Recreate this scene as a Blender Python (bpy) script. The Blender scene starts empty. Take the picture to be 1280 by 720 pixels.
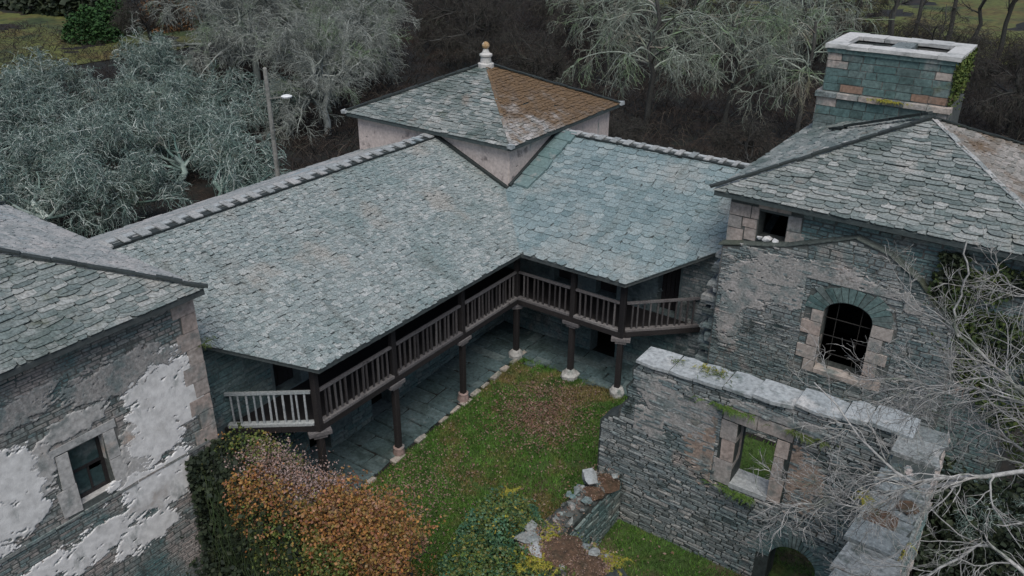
import bpy, math, random
import numpy as np
from mathutils import Matrix, Vector

# ------------------------------------------------------------------ camera, sky, sun, exposure
S = bpy.context.scene
COL = S.collection
cam = bpy.data.cameras.new('camera'); camo = bpy.data.objects.new('camera', cam); COL.objects.link(camo)
CAMP = np.array([16.002, -23.138, 17.052])
CR = np.array([[0.816365, -0.261216, 0.515087], [0.57748, 0.356769, -0.734325], [0.00805, 0.89693, 0.4421]])
camo.matrix_world = Matrix([list(CR[i]) + [CAMP[i]] for i in range(3)] + [[0, 0, 0, 1]])
cam.sensor_width = 36; cam.lens = 29.015; cam.clip_start = .1; cam.clip_end = 2000
S.camera = camo
W = bpy.data.worlds.new('World'); S.world = W; W.use_nodes = True
nt = W.node_tree; sky = nt.nodes.new('ShaderNodeTexSky'); sky.sky_type = 'NISHITA'; sky.sun_disc = False
SUN_EL, SUN_AZ = math.radians(60), math.radians(142)
sky.sun_elevation = SUN_EL; sky.sun_rotation = SUN_AZ
sky.air_density = 1.0; sky.dust_density = 2.5; sky.ozone_density = 1.0
nt.links.new(sky.outputs[0], nt.nodes['Background'].inputs[0]); nt.nodes['Background'].inputs[1].default_value = .075
sun = bpy.data.lights.new('sun', 'SUN'); sun.energy = 1.5; sun.angle = math.radians(42); sun.color = (1, .97, .92)
suno = bpy.data.objects.new('sun', sun); COL.objects.link(suno)
sd = Vector((math.sin(SUN_AZ) * math.cos(SUN_EL), math.cos(SUN_AZ) * math.cos(SUN_EL), math.sin(SUN_EL)))
suno.rotation_euler = sd.to_track_quat('Z', 'Y').to_euler(); suno.location = (0, 0, 60)
S.view_settings.view_transform = 'Standard'; S.view_settings.look = 'None'; S.view_settings.exposure = 0.72
S.cycles.max_bounces = 5; S.cycles.diffuse_bounces = 3; S.cycles.glossy_bounces = 2
S.cycles.use_denoising = True

RNG = np.random.default_rng(7)
random.seed(7)

def project(p):
    d = np.asarray(p, float) - CAMP
    z = -(d @ CR[:, 2]); return 640 + 1031.65 * (d @ CR[:, 0]) / z, 360 - 1031.65 * (d @ CR[:, 1]) / z, z

def in_view(p, m=5):
    x, y, z = project(p); return z > 0 and -m < x < 1280 + m and -m < y < 720 + m

# ------------------------------------------------------------------ materials
def lin(c): return (*c, 1)

def mat(name, cols, patches=(), rough=.85, bump=.3, bscale=30, vary=.35, nscale=9, spec=.3, stains=()):
    """cols: palette picked per piece; patches: (colour, noise scale, lo, hi[, detail, stretch]) laid over it in world space."""
    m = bpy.data.materials.new(name); m.use_nodes = True
    n = m.node_tree; L = n.links.new; N = n.nodes
    b = N['Principled BSDF']; b.inputs['Roughness'].default_value = rough; b.inputs['Specular IOR Level'].default_value = spec
    geo = N.new('ShaderNodeNewGeometry'); oi = N.new('ShaderNodeObjectInfo')
    add = N.new('ShaderNodeMath'); add.operation = 'ADD'; L(geo.outputs['Random Per Island'], add.inputs[0]); L(oi.outputs['Random'], add.inputs[1])
    fr = N.new('ShaderNodeMath'); fr.operation = 'FRACT'; L(add.outputs[0], fr.inputs[0])
    r = N.new('ShaderNodeValToRGB'); L(fr.outputs[0], r.inputs[0]); e = r.color_ramp.elements
    r.color_ramp.interpolation = 'LINEAR'
    while len(e) < len(cols): e.new(.5)
    for i, c in enumerate(cols):
        e[i].position = i / max(1, len(cols) - 1); e[i].color = lin(c)
    col = r.outputs[0]
    def noise(sc, det=5, stretch=None):
        t = N.new('ShaderNodeTexNoise'); t.inputs['Scale'].default_value = sc; t.inputs['Detail'].default_value = det; t.inputs['Roughness'].default_value = .62
        src = geo.outputs['Position']
        if stretch:
            mp = N.new('ShaderNodeMapping'); mp.inputs['Scale'].default_value = stretch; L(src, mp.inputs[0]); src = mp.outputs[0]
        L(src, t.inputs['Vector']); return t.outputs['Fac']
    def mixc(fac, a, bcol, mode='MIX'):
        x = N.new('ShaderNodeMix'); x.data_type = 'RGBA'; x.blend_type = mode
        if isinstance(fac, float): x.inputs[0].default_value = fac
        else: L(fac, x.inputs[0])
        L(a, x.inputs[6])
        if isinstance(bcol, tuple): x.inputs[7].default_value = lin(bcol)
        else: L(bcol, x.inputs[7])
        return x.outputs[2]
    for p in patches:
        c, sc, lo, hi = p[:4]
        f = noise(sc, p[4] if len(p) > 4 else 5, p[5] if len(p) > 5 else None)
        mr = N.new('ShaderNodeMapRange'); L(f, mr.inputs[0]); mr.inputs[1].default_value = lo; mr.inputs[2].default_value = hi
        mr.interpolation_type = 'SMOOTHSTEP'
        if len(p) > 6: mr.inputs[4].default_value = p[6]
        col = mixc(mr.outputs[0], col, c)
    for c, vec, off, k, sc, amt in stains:      # stain growing along a direction of the place: vec.pos + off, broken up by noise
        dt = N.new('ShaderNodeVectorMath'); dt.operation = 'DOT_PRODUCT'; L(geo.outputs['Position'], dt.inputs[0]); dt.inputs[1].default_value = vec
        s1 = N.new('ShaderNodeMath'); s1.operation = 'MULTIPLY_ADD'; L(noise(sc, 7), s1.inputs[0]); s1.inputs[1].default_value = k; L(dt.outputs['Value'], s1.inputs[2])
        mr = N.new('ShaderNodeMapRange'); mr.interpolation_type = 'SMOOTHSTEP'; L(s1.outputs[0], mr.inputs[0]); mr.inputs[1].default_value = -off + k * .5 - .22; mr.inputs[2].default_value = -off + k * .5 + .22; mr.inputs[4].default_value = amt
        col = mixc(mr.outputs[0], col, c)
    f = noise(nscale, 6)
    mr = N.new('ShaderNodeMapRange'); L(f, mr.inputs[0]); mr.inputs[1].default_value = .3; mr.inputs[2].default_value = .7
    mr.inputs[3].default_value = 1 - vary; mr.inputs[4].default_value = 1 + vary
    col = mixc(1.0, col, mr.outputs[0], 'MULTIPLY')
    L(col, b.inputs['Base Color'])
    if bump:
        bp = N.new('ShaderNodeBump'); bp.inputs['Strength'].default_value = bump; bp.inputs['Distance'].default_value = .03
        L(noise(bscale, 6), bp.inputs['Height']); L(bp.outputs[0], b.inputs['Normal'])
    return m

TEAL = (.10, .165, .165); PINK = (.36, .30, .28); WHITE = (.62, .60, .58)
M = {}
M['slate_fine'] = mat('slate_fine', [(.165, .20, .20), (.215, .25, .248), (.262, .292, .286), (.185, .225, .222), (.32, .338, .33), (.135, .17, .172), (.235, .265, .26)], [((.12, .175, .175), .35, .48, .72, 4, None, .6), ((.27, .25, .222), .5, .52, .70, 6, None, .6), ((.09, .10, .09), 1.1, .52, .72, 7, (.25, 1.5, .25), .5), ((.065, .07, .06), 3.4, .56, .72, 7, None, .65), ((.42, .43, .415), 4.5, .60, .74, 7, None, .5), ((.10, .115, .06), 1.6, .66, .76, 6, None, .6)], vary=.55, nscale=26)
M['slate_blue'] = mat('slate_blue', [(.125, .178, .188), (.155, .208, .218), (.188, .24, .247), (.14, .195, .205), (.222, .268, .272), (.11, .16, .17)], [((.27, .272, .255), .5, .48, .70, 6, None, .6), ((.075, .125, .125), .7, .56, .76, 5, None, .6), ((.10, .115, .105), 1.1, .54, .72, 7, (1.5, .25, .25), .5), ((.06, .068, .055), 2.6, .58, .74, 7, None, .65), ((.34, .36, .345), 4.0, .62, .76, 7, None, .4)], vary=.45, nscale=18)
M['slate_old'] = mat('slate_old', [(.10, .128, .126), (.145, .172, .167), (.20, .22, .212), (.12, .15, .145), (.29, .30, .288), (.085, .11, .108), (.175, .195, .187), (.235, .25, .24)], [((.30, .29, .27), 1.3, .54, .70, 7, None, .65), ((.055, .08, .072), .6, .50, .70, 6, None, .75), ((.22, .18, .15), .8, .60, .72, 6, None, .6), ((.06, .07, .04), 1.1, .60, .74, 6, None, .6)], vary=.5, nscale=16)
M['slate_rose'] = mat('slate_rose', [(.21, .228, .226), (.265, .275, .27), (.31, .312, .305), (.235, .252, .25), (.18, .20, .20)], [((.20, .27, .30), .5, .58, .72, 3, None, .6), ((.36, .34, .325), .8, .5, .72, 6, None, .7), ((.08, .09, .085), 2.6, .58, .74, 7, None, .6)], vary=.4, nscale=16)
M['slate_moss'] = mat('slate_moss', [(.16, .165, .155), (.22, .22, .21), (.27, .26, .25), (.18, .185, .18), (.32, .31, .30), (.14, .15, .145)], [((.36, .34, .32), 1.6, .52, .64, 8, None, .8), ((.11, .07, .034), 2.4, .56, .66, 8, None, .7)], vary=.55, nscale=12, stains=(((.092, .06, .034), (0, 0.103, 0.41), -3.955, 2.2, .9, .9), ((.125, .078, .038), (0, 0.0412, 0.1640), -1.582, 1.6, 1.7, .7)))
M['roof_base'] = mat('roof_base', [(.05, .065, .065), (.06, .07, .07)], vary=.3)
M['gutter'] = mat('gutter', [(.085, .14, .14), (.10, .16, .16), (.12, .175, .175)], [((.2, .22, .215), 1.5, .58, .72)], vary=.3)
M['ledge'] = mat('ledge', [(.05, .065, .062), (.075, .09, .085), (.06, .07, .05)], [((.14, .15, .14), 1.5, .56, .72, 6)], vary=.4)
M['ridge'] = mat('ridge', [(.28, .31, .31), (.36, .38, .38), (.24, .27, .28), (.42, .43, .42)], vary=.3)
M['slate_brown'] = mat('slate_brown', [(.15, .15, .135), (.20, .195, .18), (.25, .235, .215), (.17, .165, .15), (.30, .28, .26)], [((.105, .068, .036), .45, .46, .60, 7, None, .85), ((.36, .33, .31), 1.8, .58, .68, 8, None, .7)], vary=.45, nscale=14)
M['hip_dark'] = mat('hip_dark', [(.02, .026, .026), (.03, .038, .038), (.025, .032, .03)], vary=.3)  # near-black for hip rows and for the bars that paint shadow gaps
M['stone'] = mat('stone', [(.12, .165, .165), (.17, .21, .205), (.25, .245, .225), (.095, .135, .135), (.31, .275, .25), (.145, .185, .18), (.235, .215, .20), (.06, .075, .073)], [((.34, .29, .265), .5, .47, .62, 6, None, .8), ((.07, .14, .14), .45, .52, .66, 6, None, .8), ((.035, .045, .042), 1.3, .58, .70, 7, (1, 1, .5), .85), ((.42, .39, .37), 2.4, .62, .74, 7, None, .7)], vary=.5, nscale=14)
M['stone_teal'] = mat('stone_teal', [(.08, .135, .135), (.11, .17, .17), (.16, .20, .19), (.07, .115, .115), (.14, .185, .18)], [((.24, .215, .195), .7, .54, .70, 6, None, .7), ((.34, .32, .30), 1.6, .62, .74, 7, None, .6), ((.03, .045, .042), .8, .56, .72, 6, None, .8)], vary=.45, nscale=12)
M['stone_pale'] = mat('stone_pale', [(.165, .19, .19), (.23, .245, .24), (.13, .16, .165), (.195, .215, .21), (.29, .285, .27), (.10, .135, .14), (.17, .19, .185), (.06, .075, .075)], [((.075, .135, .14), .42, .48, .64, 6, None, .85), ((.34, .28, .25), .42, .55, .68, 6, None, .8), ((.03, .042, .038), 1.0, .56, .70, 7, None, .85), ((.38, .36, .34), 2.2, .62, .74, 7, None, .65)], vary=.5, nscale=14)
M['mortar'] = mat('mortar', [(.075, .085, .08), (.08, .09, .085)], [((.26, .225, .205), .5, .50, .66, 6, None, .7), ((.04, .065, .065), .5, .55, .7)], vary=.4)
M['mortar_dark'] = mat('mortar_dark', [(.04, .05, .048), (.045, .055, .052)], [((.15, .13, .115), .6, .56, .7, 5, None, .6)], vary=.4)
M['plaster'] = mat('plaster', [(.64, .635, .615), (.66, .65, .63)], [((.42, .41, .39), .9, .50, .70, 7, None, .7), ((.20, .225, .215), 1.8, .56, .70, 8, (1, 1, .45), .75), ((.40, .33, .28), .9, .62, .74, 6, None, .6)], vary=.2, nscale=5, bump=.35)
M['tower_plaster'] = mat('tower_plaster', [(.43, .365, .335), (.46, .40, .37)], [((.16, .14, .135), 1.3, .60, .70, 6, None, .85), ((.10, .17, .165), .8, .60, .70, 4, (2.2, 2.2, .4), .7), ((.55, .50, .47), .9, .56, .72, 5, None, .7)], vary=.22, bump=.4)
M['lime_pink'] = mat('lime_pink', [(.26, .255, .243), (.29, .28, .265)], [((.14, .175, .172), 1.6, .46, .62, 7, None, .85), ((.42, .39, .37), 1.1, .56, .72, 7, None, .7), ((.05, .065, .06), 2.6, .60, .72, 7, None, .7)], vary=.4, nscale=14, bump=.7, bscale=18)
M['lime_tan'] = mat('lime_tan', [(.30, .215, .16), (.27, .21, .17)], [((.15, .17, .16), 1.4, .5, .64, 7, None, .85), ((.40, .34, .30), 1.0, .56, .70, 7, None, .7), ((.05, .055, .05), 2.4, .60, .72, 7, None, .7)], vary=.4, nscale=12, bump=.7)
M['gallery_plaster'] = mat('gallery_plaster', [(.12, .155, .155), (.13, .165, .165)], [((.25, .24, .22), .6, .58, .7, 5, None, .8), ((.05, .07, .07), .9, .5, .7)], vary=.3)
M['dressed'] = mat('dressed', [(.34, .28, .245), (.39, .325, .285), (.30, .265, .24), (.36, .315, .28), (.27, .26, .245)], [((.12, .155, .15), 1.3, .50, .68, 7, None, .8), ((.46, .42, .385), 1.1, .58, .72, 6, None, .6), ((.05, .06, .055), 1.8, .62, .74, 7, None, .7)], vary=.35)
M['dressed_white'] = mat('dressed_white', [(.37, .37, .355), (.42, .41, .39), (.33, .335, .325)], [((.38, .27, .20), .9, .58, .70, 6, None, .7), ((.14, .165, .16), 1.5, .52, .68, 7, None, .8), ((.52, .51, .49), 1.2, .56, .7, 6, None, .7)], vary=.3)
M['slab_dark'] = mat('slab_dark', [(.14, .165, .168), (.18, .20, .20), (.115, .14, .14), (.215, .23, .225)], [((.30, .295, .28), 1.5, .56, .7, 6, None, .6), ((.055, .07, .062), 1.9, .50, .66, 6, None, .85), ((.11, .07, .042), 1.0, .64, .74, 5, None, .8)], vary=.45, nscale=12, bump=.8)
M['slab'] = mat('slab', [(.27, .295, .30), (.32, .34, .34), (.24, .265, .27), (.36, .37, .365)], [((.42, .41, .39), 1.2, .56, .7, 6, None, .7), ((.10, .125, .12), 1.7, .57, .70, 6, None, .8), ((.15, .095, .06), .9, .66, .74, 5, None, .8)], vary=.35, nscale=10, bump=.5)
M['chimney_teal'] = mat('chimney_teal', [(.065, .115, .112), (.085, .14, .136), (.115, .165, .158), (.075, .13, .126), (.165, .185, .178), (.055, .095, .092)], [((.27, .265, .25), 1.1, .55, .70, 7, (1, 1, .35), .75), ((.03, .045, .042), .9, .52, .70, 6, (1, 1, .6), .8), ((.10, .10, .035), .8, .62, .74, 6, None, .7)], vary=.4)
M['rust_stone'] = mat('rust_stone', [(.24, .125, .075), (.20, .135, .10), (.25, .165, .125)], [((.13, .15, .14), 1.6, .48, .66, 7, None, .85)], vary=.35)
M['wood'] = mat('wood', [(.018, .016, .016), (.025, .022, .022), (.014, .013, .014)], [], rough=.75, vary=.4, nscale=20)
M['wood_grey'] = mat('wood_grey', [(.13, .12, .12), (.17, .16, .155), (.10, .095, .098), (.20, .19, .185)], [((.05, .045, .045), 2.5, .55, .75)], vary=.35, nscale=18)
M['wood_pale'] = mat('wood_pale', [(.26, .285, .29), (.34, .36, .36), (.19, .22, .23), (.30, .32, .32)], [((.10, .13, .135), 2.5, .55, .75)], vary=.3, nscale=18)
M['baluster'] = mat('baluster', [(.055, .05, .05), (.085, .078, .078), (.04, .037, .038), (.13, .122, .12)], [], vary=.4, nscale=18)
M['base_pink'] = mat('base_pink', [(.24, .175, .155), (.27, .20, .18)], [((.16, .17, .165), 2, .5, .7)], vary=.3)
M['base_pale'] = mat('base_pale', [(.33, .33, .315), (.38, .37, .35)], [((.13, .16, .15), 2.5, .52, .7)], vary=.3)
M['flag'] = mat('flag', [(.055, .088, .092), (.075, .112, .116), (.09, .128, .132), (.048, .076, .08), (.115, .15, .15)], [((.035, .055, .052), .9, .46, .66, 6, None, .85), ((.20, .23, .225), 1.6, .62, .74, 6, None, .6)], rough=.65, vary=.45)
M['kerb'] = mat('kerb', [(.30, .27, .24), (.36, .32, .28), (.25, .24, .22)], [((.10, .13, .09), 1.3, .55, .7)], vary=.3)
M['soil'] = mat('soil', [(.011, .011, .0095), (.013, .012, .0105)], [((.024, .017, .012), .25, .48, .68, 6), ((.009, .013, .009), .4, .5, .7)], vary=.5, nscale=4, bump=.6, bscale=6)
M['lawn'] = mat('lawn', [(.035, .065, .015), (.037, .068, .016)], [((.075, .055, .035), .45, .52, .66, 6), ((.06, .075, .02), .8, .55, .7)], vary=.5, nscale=6, bump=.6, bscale=18)
M['field'] = mat('field', [(.075, .085, .022), (.08, .09, .024)], [((.085, .068, .022), .16, .46, .62, 6), ((.03, .045, .016), .1, .50, .66, 6), ((.022, .02, .014), .22, .58, .72, 6)], vary=.5, nscale=1.2, bump=.8, bscale=3)
M['grass'] = mat('grass', [(.05, .13, .014), (.065, .17, .02), (.085, .17, .028), (.035, .09, .014), (.10, .15, .035), (.065, .19, .024)], [((.17, .125, .05), .40, .50, .62, 5, None, .85), ((.03, .075, .014), .6, .55, .66, 5, None, .7)], rough=.6, bump=0, vary=.35, nscale=1.5)
M['dark_moss'] = mat('dark_moss', [(.02, .038, .014), (.028, .048, .016), (.035, .05, .018)], [], bump=0, vary=.4, nscale=2)
M['leaf_litter'] = mat('leaf_litter', [(.17, .115, .09), (.22, .15, .125), (.11, .07, .055), (.27, .21, .165), (.18, .10, .055), (.14, .105, .095)], [], bump=0, vary=.3)
M['bramble_red'] = mat('bramble_red', [(.15, .075, .055), (.20, .115, .09), (.10, .05, .04), (.26, .18, .15), (.05, .075, .02), (.13, .08, .045)], [], bump=0, vary=.35, nscale=3)
M['creeper_orange'] = mat('creeper_orange', [(.26, .095, .028), (.20, .11, .03), (.32, .15, .045), (.15, .095, .026), (.20, .075, .04), (.25, .165, .04), (.09, .09, .02), (.28, .135, .085), (.13, .055, .03)], [((.23, .145, .115), .8, .55, .68, 4, None, .7), ((.08, .10, .02), .6, .60, .70, 4, None, .8)], rough=.6, bump=0, vary=.35, nscale=3)
M['creeper_pink'] = mat('creeper_pink', [(.27, .20, .18), (.22, .165, .155), (.33, .25, .23), (.18, .115, .09), (.25, .15, .11)], [], bump=0, vary=.3, nscale=3)
M['creeper_green'] = mat('creeper_green', [(.05, .09, .02), (.08, .12, .025), (.12, .13, .03), (.035, .07, .02), (.16, .13, .035)], [], rough=.55, bump=0, vary=.3, nscale=3)
M['wall_moss'] = mat('wall_moss', [(.02, .04, .012), (.035, .06, .014), (.06, .08, .018), (.015, .028, .012)], [((.012, .018, .010), .7, .48, .62, 4, None, .9)], bump=0, vary=.4, nscale=3)
M['ivy_dark'] = mat('ivy_dark', [(.010, .018, .010), (.016, .026, .013), (.022, .034, .014), (.012, .02, .014), (.03, .04, .016)], [], rough=.7, bump=0, vary=.4, nscale=2)
M['ivy_teal'] = mat('ivy_teal', [(.035, .095, .05), (.05, .125, .07), (.022, .065, .034), (.085, .16, .09), (.045, .10, .04), (.10, .15, .05)], [((.03, .065, .02), .8, .55, .7)], rough=.5, bump=0, vary=.3, nscale=3)
M['fern_yellow'] = mat('fern_yellow', [(.22, .22, .025), (.28, .25, .03), (.15, .18, .022), (.30, .22, .035), (.11, .15, .02)], [], rough=.6, bump=0, vary=.3)
M['fern_green'] = mat('fern_green', [(.045, .095, .015), (.06, .12, .02), (.09, .14, .022), (.035, .075, .015)], [], rough=.6, bump=0, vary=.25)
M['moss'] = mat('moss', [(.05, .085, .018), (.08, .10, .022), (.035, .065, .015)], [], bump=0, vary=.35)
M['earth'] = mat('earth', [(.085, .052, .034), (.095, .058, .036)], [((.05, .036, .022), 3, .46, .66), ((.15, .11, .08), 6, .58, .72, 7), ((.05, .06, .02), 2.0, .58, .68, 6)], vary=.45, bump=1.0, bscale=30)
M['bark_lichen'] = mat('bark_lichen', [(.06, .105, .095), (.10, .165, .148), (.46, .52, .485), (.15, .225, .20), (.08, .13, .115), (.36, .43, .395), (.12, .18, .155), (.62, .66, .62)], [((.13, .17, .11), .35, .54, .7, 4, None, .6), ((.32, .27, .22), .4, .60, .72, 4, None, .5)], bump=0, vary=.3, nscale=3)
M['lichen_tuft'] = mat('lichen_tuft', [(.05, .085, .075), (.075, .115, .10), (.04, .065, .055), (.11, .15, .13)], [((.05, .08, .04), .4, .54, .7, 4, None, .7), ((.09, .075, .06), .35, .55, .7, 4, None, .6)], bump=0, vary=.3, nscale=3)
M['bark_grey'] = mat('bark_grey', [(.07, .085, .075), (.24, .26, .235), (.12, .14, .125), (.36, .38, .35), (.09, .11, .095)], [((.11, .18, .08), .3, .53, .68, 4, None, .8)], bump=0, vary=.3, nscale=3)
M['bark_green'] = mat('bark_green', [(.085, .10, .08), (.22, .25, .215), (.13, .16, .125), (.32, .36, .31), (.10, .12, .095), (.26, .25, .215)], [((.13, .21, .095), .3, .50, .66, 4, None, .75), ((.17, .13, .10), .25, .54, .68, 4, None, .6)], bump=0, vary=.3, nscale=3)
M['bark_dark'] = mat('bark_dark', [(.035, .036, .032), (.05, .05, .046), (.028, .028, .026)], [((.10, .11, .10), .5, .6, .75)], bump=0, vary=.4)
M['bark_near'] = mat('bark_near', [(.24, .242, .235), (.33, .328, .318), (.17, .174, .168), (.40, .395, .382), (.19, .182, .166)], [((.28, .145, .085), .9, .64, .74, 4, None, .8), ((.12, .14, .11), 2.0, .52, .68), ((.40, .41, .39), 3.5, .6, .72, 5, None, .6)], bump=.5, vary=.45, nscale=14, rough=1.0, spec=.1)
M['twig_brown'] = mat('twig_brown', [(.016, .014, .012), (.026, .02, .017), (.013, .0125, .0115), (.042, .033, .027)], [((.055, .034, .02), .12, .55, .7, 3, None, .6)], bump=0, vary=.3)
M['twig_pale'] = mat('twig_pale', [(.045, .034, .026), (.07, .052, .04), (.032, .026, .022), (.11, .088, .07), (.045, .05, .036)], [], bump=0, vary=.3)
M['twig_dim'] = mat('twig_dim', [(.030, .026, .022), (.048, .042, .036), (.022, .021, .019), (.07, .066, .058), (.035, .042, .03)], [], bump=0, vary=.3)
M['bush_green'] = mat('bush_green', [(.012, .04, .012), (.02, .06, .015), (.03, .075, .018), (.01, .03, .011)], [], bump=0, vary=.3)
M['bush_orange'] = mat('bush_orange', [(.16, .08, .03), (.20, .10, .04), (.12, .06, .03), (.14, .10, .05)], [], bump=0, vary=.3)
M['pole'] = mat('pole', [(.20, .20, .185), (.22, .22, .20)], [((.10, .11, .10), 1.2, .52, .7)], vary=.3)
M['lamp_white'] = mat('lamp_white', [(.6, .62, .62), (.6, .62, .62)], vary=.1)
M['rubble_white'] = mat('rubble_white', [(.62, .62, .61), (.5, .5, .49), (.7, .7, .69)], vary=.15)
M['iron'] = mat('iron', [(.03, .03, .03), (.04, .035, .03)], vary=.2)
M['glass'] = mat('glass', [(.03, .055, .058), (.035, .06, .062)], [((.10, .12, .12), 1.5, .52, .7, 4)], rough=.15, vary=.3, bump=.05, spec=.5)
M['finial'] = mat('finial', [(.42, .42, .40), (.44, .43, .41)], [((.20, .22, .20), 3, .5, .7)], vary=.2)
M['ball_orange'] = mat('ball_orange', [(.30, .20, .10), (.32, .22, .11)], [((.45, .43, .38), 4, .5, .65)], vary=.25)

# ------------------------------------------------------------------ object helpers
LOC = {}
def wloc(o):
    return np.array(LOC.get(o.name, (0, 0, 0))) if o else np.zeros(3)

def tag(o, label=None, cat=None, group=None, kind=None):
    if label: o['label'] = label
    if cat: o['category'] = cat
    if group: o['group'] = group
    if kind: o['kind'] = kind
    return o

def thing(name, loc, label, cat, group=None):
    o = bpy.data.objects.new(name, None); COL.objects.link(o); o.location = loc; LOC[o.name] = tuple(loc)
    o.empty_display_size = .3
    return tag(o, label, cat, group)

def mesh_from(name, V, F, m, smooth=False):
    me = bpy.data.meshes.new(name)
    V = np.asarray(V, np.float32)
    if isinstance(F, np.ndarray):
        nF, k = F.shape
        me.vertices.add(len(V)); me.vertices.foreach_set('co', V.ravel())
        me.loops.add(nF * k); me.loops.foreach_set('vertex_index', F.astype(np.int32).ravel())
        me.polygons.add(nF); me.polygons.foreach_set('loop_start', np.arange(0, nF * k, k, dtype=np.int32))
        me.polygons.foreach_set('loop_total', np.full(nF, k, np.int32)); me.update(calc_edges=True)
    else:
        me.from_pydata(V.tolist(), [], [list(map(int, f)) for f in F]); me.update()
    if smooth:
        me.polygons.foreach_set('use_smooth', np.ones(len(me.polygons), bool))
    me.materials.append(M[m])
    return me

def obj(name, V, F, m, parent=None, kind=None, smooth=False, loc=None):
    """V in world coordinates; with a parent the mesh sits at the parent's origin."""
    base = wloc(parent) if parent else np.array(loc if loc is not None else (0, 0, 0), float)
    o = bpy.data.objects.new(name, mesh_from(name, np.asarray(V, float) - base, F, m, smooth)); COL.objects.link(o)
    if parent: o.parent = parent; LOC[o.name] = tuple(base)
    else: o.location = base; LOC[o.name] = tuple(base)
    if kind: o['kind'] = kind
    return o

def place(name, me, mw, parent):
    """object sharing mesh `me` with world matrix mw under parent"""
    o = bpy.data.objects.new(name, me); COL.objects.link(o); o.parent = parent
    o.matrix_basis = Matrix.Translation(-Vector(wloc(parent))) @ mw
    return o

class MB:
    def __init__(s): s.V = []; s.F = []
    def add(s, V, F):
        n = len(s.V); s.V.extend([tuple(v) for v in V]); s.F.extend([tuple(i + n for i in f) for f in F]); return s
    def box(s, a, b, j=0):
        a, b = np.minimum(a, b), np.maximum(a, b)
        P = [(a[0], a[1], a[2]), (b[0], a[1], a[2]), (b[0], b[1], a[2]), (a[0], b[1], a[2]), (a[0], a[1], b[2]), (b[0], a[1], b[2]), (b[0], b[1], b[2]), (a[0], b[1], b[2])]
        if j: P = [tuple(c + random.uniform(-j, j) for c in p) for p in P]
        return s.add(P, HEX)
    def bar(s, p, q, w, h, up=(0, 0, 1)):
        p, q = np.array(p, float), np.array(q, float); d = q - p; d /= np.linalg.norm(d)
        sd_ = np.cross(d, up); sd_ /= np.linalg.norm(sd_); u = np.cross(sd_, d)
        P = []
        for e in (p, q):
            for a, b in ((-1, -1), (1, -1), (1, 1), (-1, 1)): P.append(e + sd_ * a * w / 2 + u * b * h / 2)
        return s.add(P, [(0, 1, 2, 3), (7, 6, 5, 4), (0, 4, 5, 1), (1, 5, 6, 2), (2, 6, 7, 3), (3, 7, 4, 0)])
    def prism(s, poly, z0, z1):
        n = len(poly); V = [(x, y, z0) for x, y in poly] + [(x, y, z1) for x, y in poly]
        return s.add(V, [tuple(range(n))[::-1], tuple(range(n, 2 * n))] + [(i, (i + 1) % n, n + (i + 1) % n, n + i) for i in range(n)])
    def lathe(s, c, prof, k=10, j=0):
        V = []
        for z, r in prof:
            for a in range(k):
                rr = r * (1 + random.uniform(-j, j)); V.append((c[0] + rr * math.cos(a * 2 * math.pi / k), c[1] + rr * math.sin(a * 2 * math.pi / k), c[2] + z))
        F = []
        for i in range(len(prof) - 1):
            for a in range(k): F.append((i * k + a, i * k + (a + 1) % k, (i + 1) * k + (a + 1) % k, (i + 1) * k + a))
        F.append(tuple(range(k))[::-1]); F.append(tuple(range((len(prof) - 1) * k, len(prof) * k)))
        return s.add(V, F)
    def obj(s, name, m, parent=None, **k): return obj(name, s.V, s.F, m, parent, **k)
HEX = [(0, 3, 2, 1), (4, 5, 6, 7), (0, 1, 5, 4), (1, 2, 6, 5), (2, 3, 7, 6), (3, 0, 4, 7)]

def clip(poly, clipper):
    """Sutherland-Hodgman, convex clipper (ccw)"""
    out = poly
    for i in range(len(clipper)):
        a, b = clipper[i], clipper[(i + 1) % len(clipper)]
        inp, out = out, []
        if not inp: return []
        def side(p): return (b[0] - a[0]) * (p[1] - a[1]) - (b[1] - a[1]) * (p[0] - a[0])
        for k in range(len(inp)):
            p, q = inp[k], inp[(k + 1) % len(inp)]; sp, sq = side(p), side(q)
            if sp >= 0: out.append(p)
            if (sp >= 0) != (sq >= 0):
                t = sp / (sp - sq); out.append((p[0] + t * (q[0] - p[0]), p[1] + t * (q[1] - p[1])))
    return out

# ------------------------------------------------------------------ slate roofs
def slate_shape(r, flat=False):
    k = r.integers(0, 3) if not flat else (1 if r.uniform() < .75 else 2)
    j = lambda a: float(r.uniform(-a, a))
    if k == 0: return [(.02, .20 + j(.06)), (.2 + j(.06), .04), (.5 + j(.1), j(.02)), (.8 + j(.06), .05), (.98, .20 + j(.07)), (.99, 1), (.01, 1)]
    if k == 1: return [(.01, .10 + j(.07)), (.12 + j(.04), j(.02)), (.86 + j(.05), .02 + j(.03)), (.98, .14 + j(.08)), (1.0, 1), (0.0, 1)]
    return [(.03, .28 + j(.08)), (.28 + j(.08), .02), (.72 + j(.08), j(.03)), (.97, .24 + j(.1)), (.98, 1), (.02, 1)]

def slate_geo(poly, hfun, t, P):
    """poly 2D -> slab: top + skirt"""
    n = len(poly)
    top = [P(x, y, hfun(y)) for x, y in poly]; bot = [P(x, y, hfun(y) - t) for x, y in poly]
    return top + bot, [tuple(range(n))] + [(i + n, (i + 1) % n + n, (i + 1) % n, i) for i in range(n)]

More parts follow.
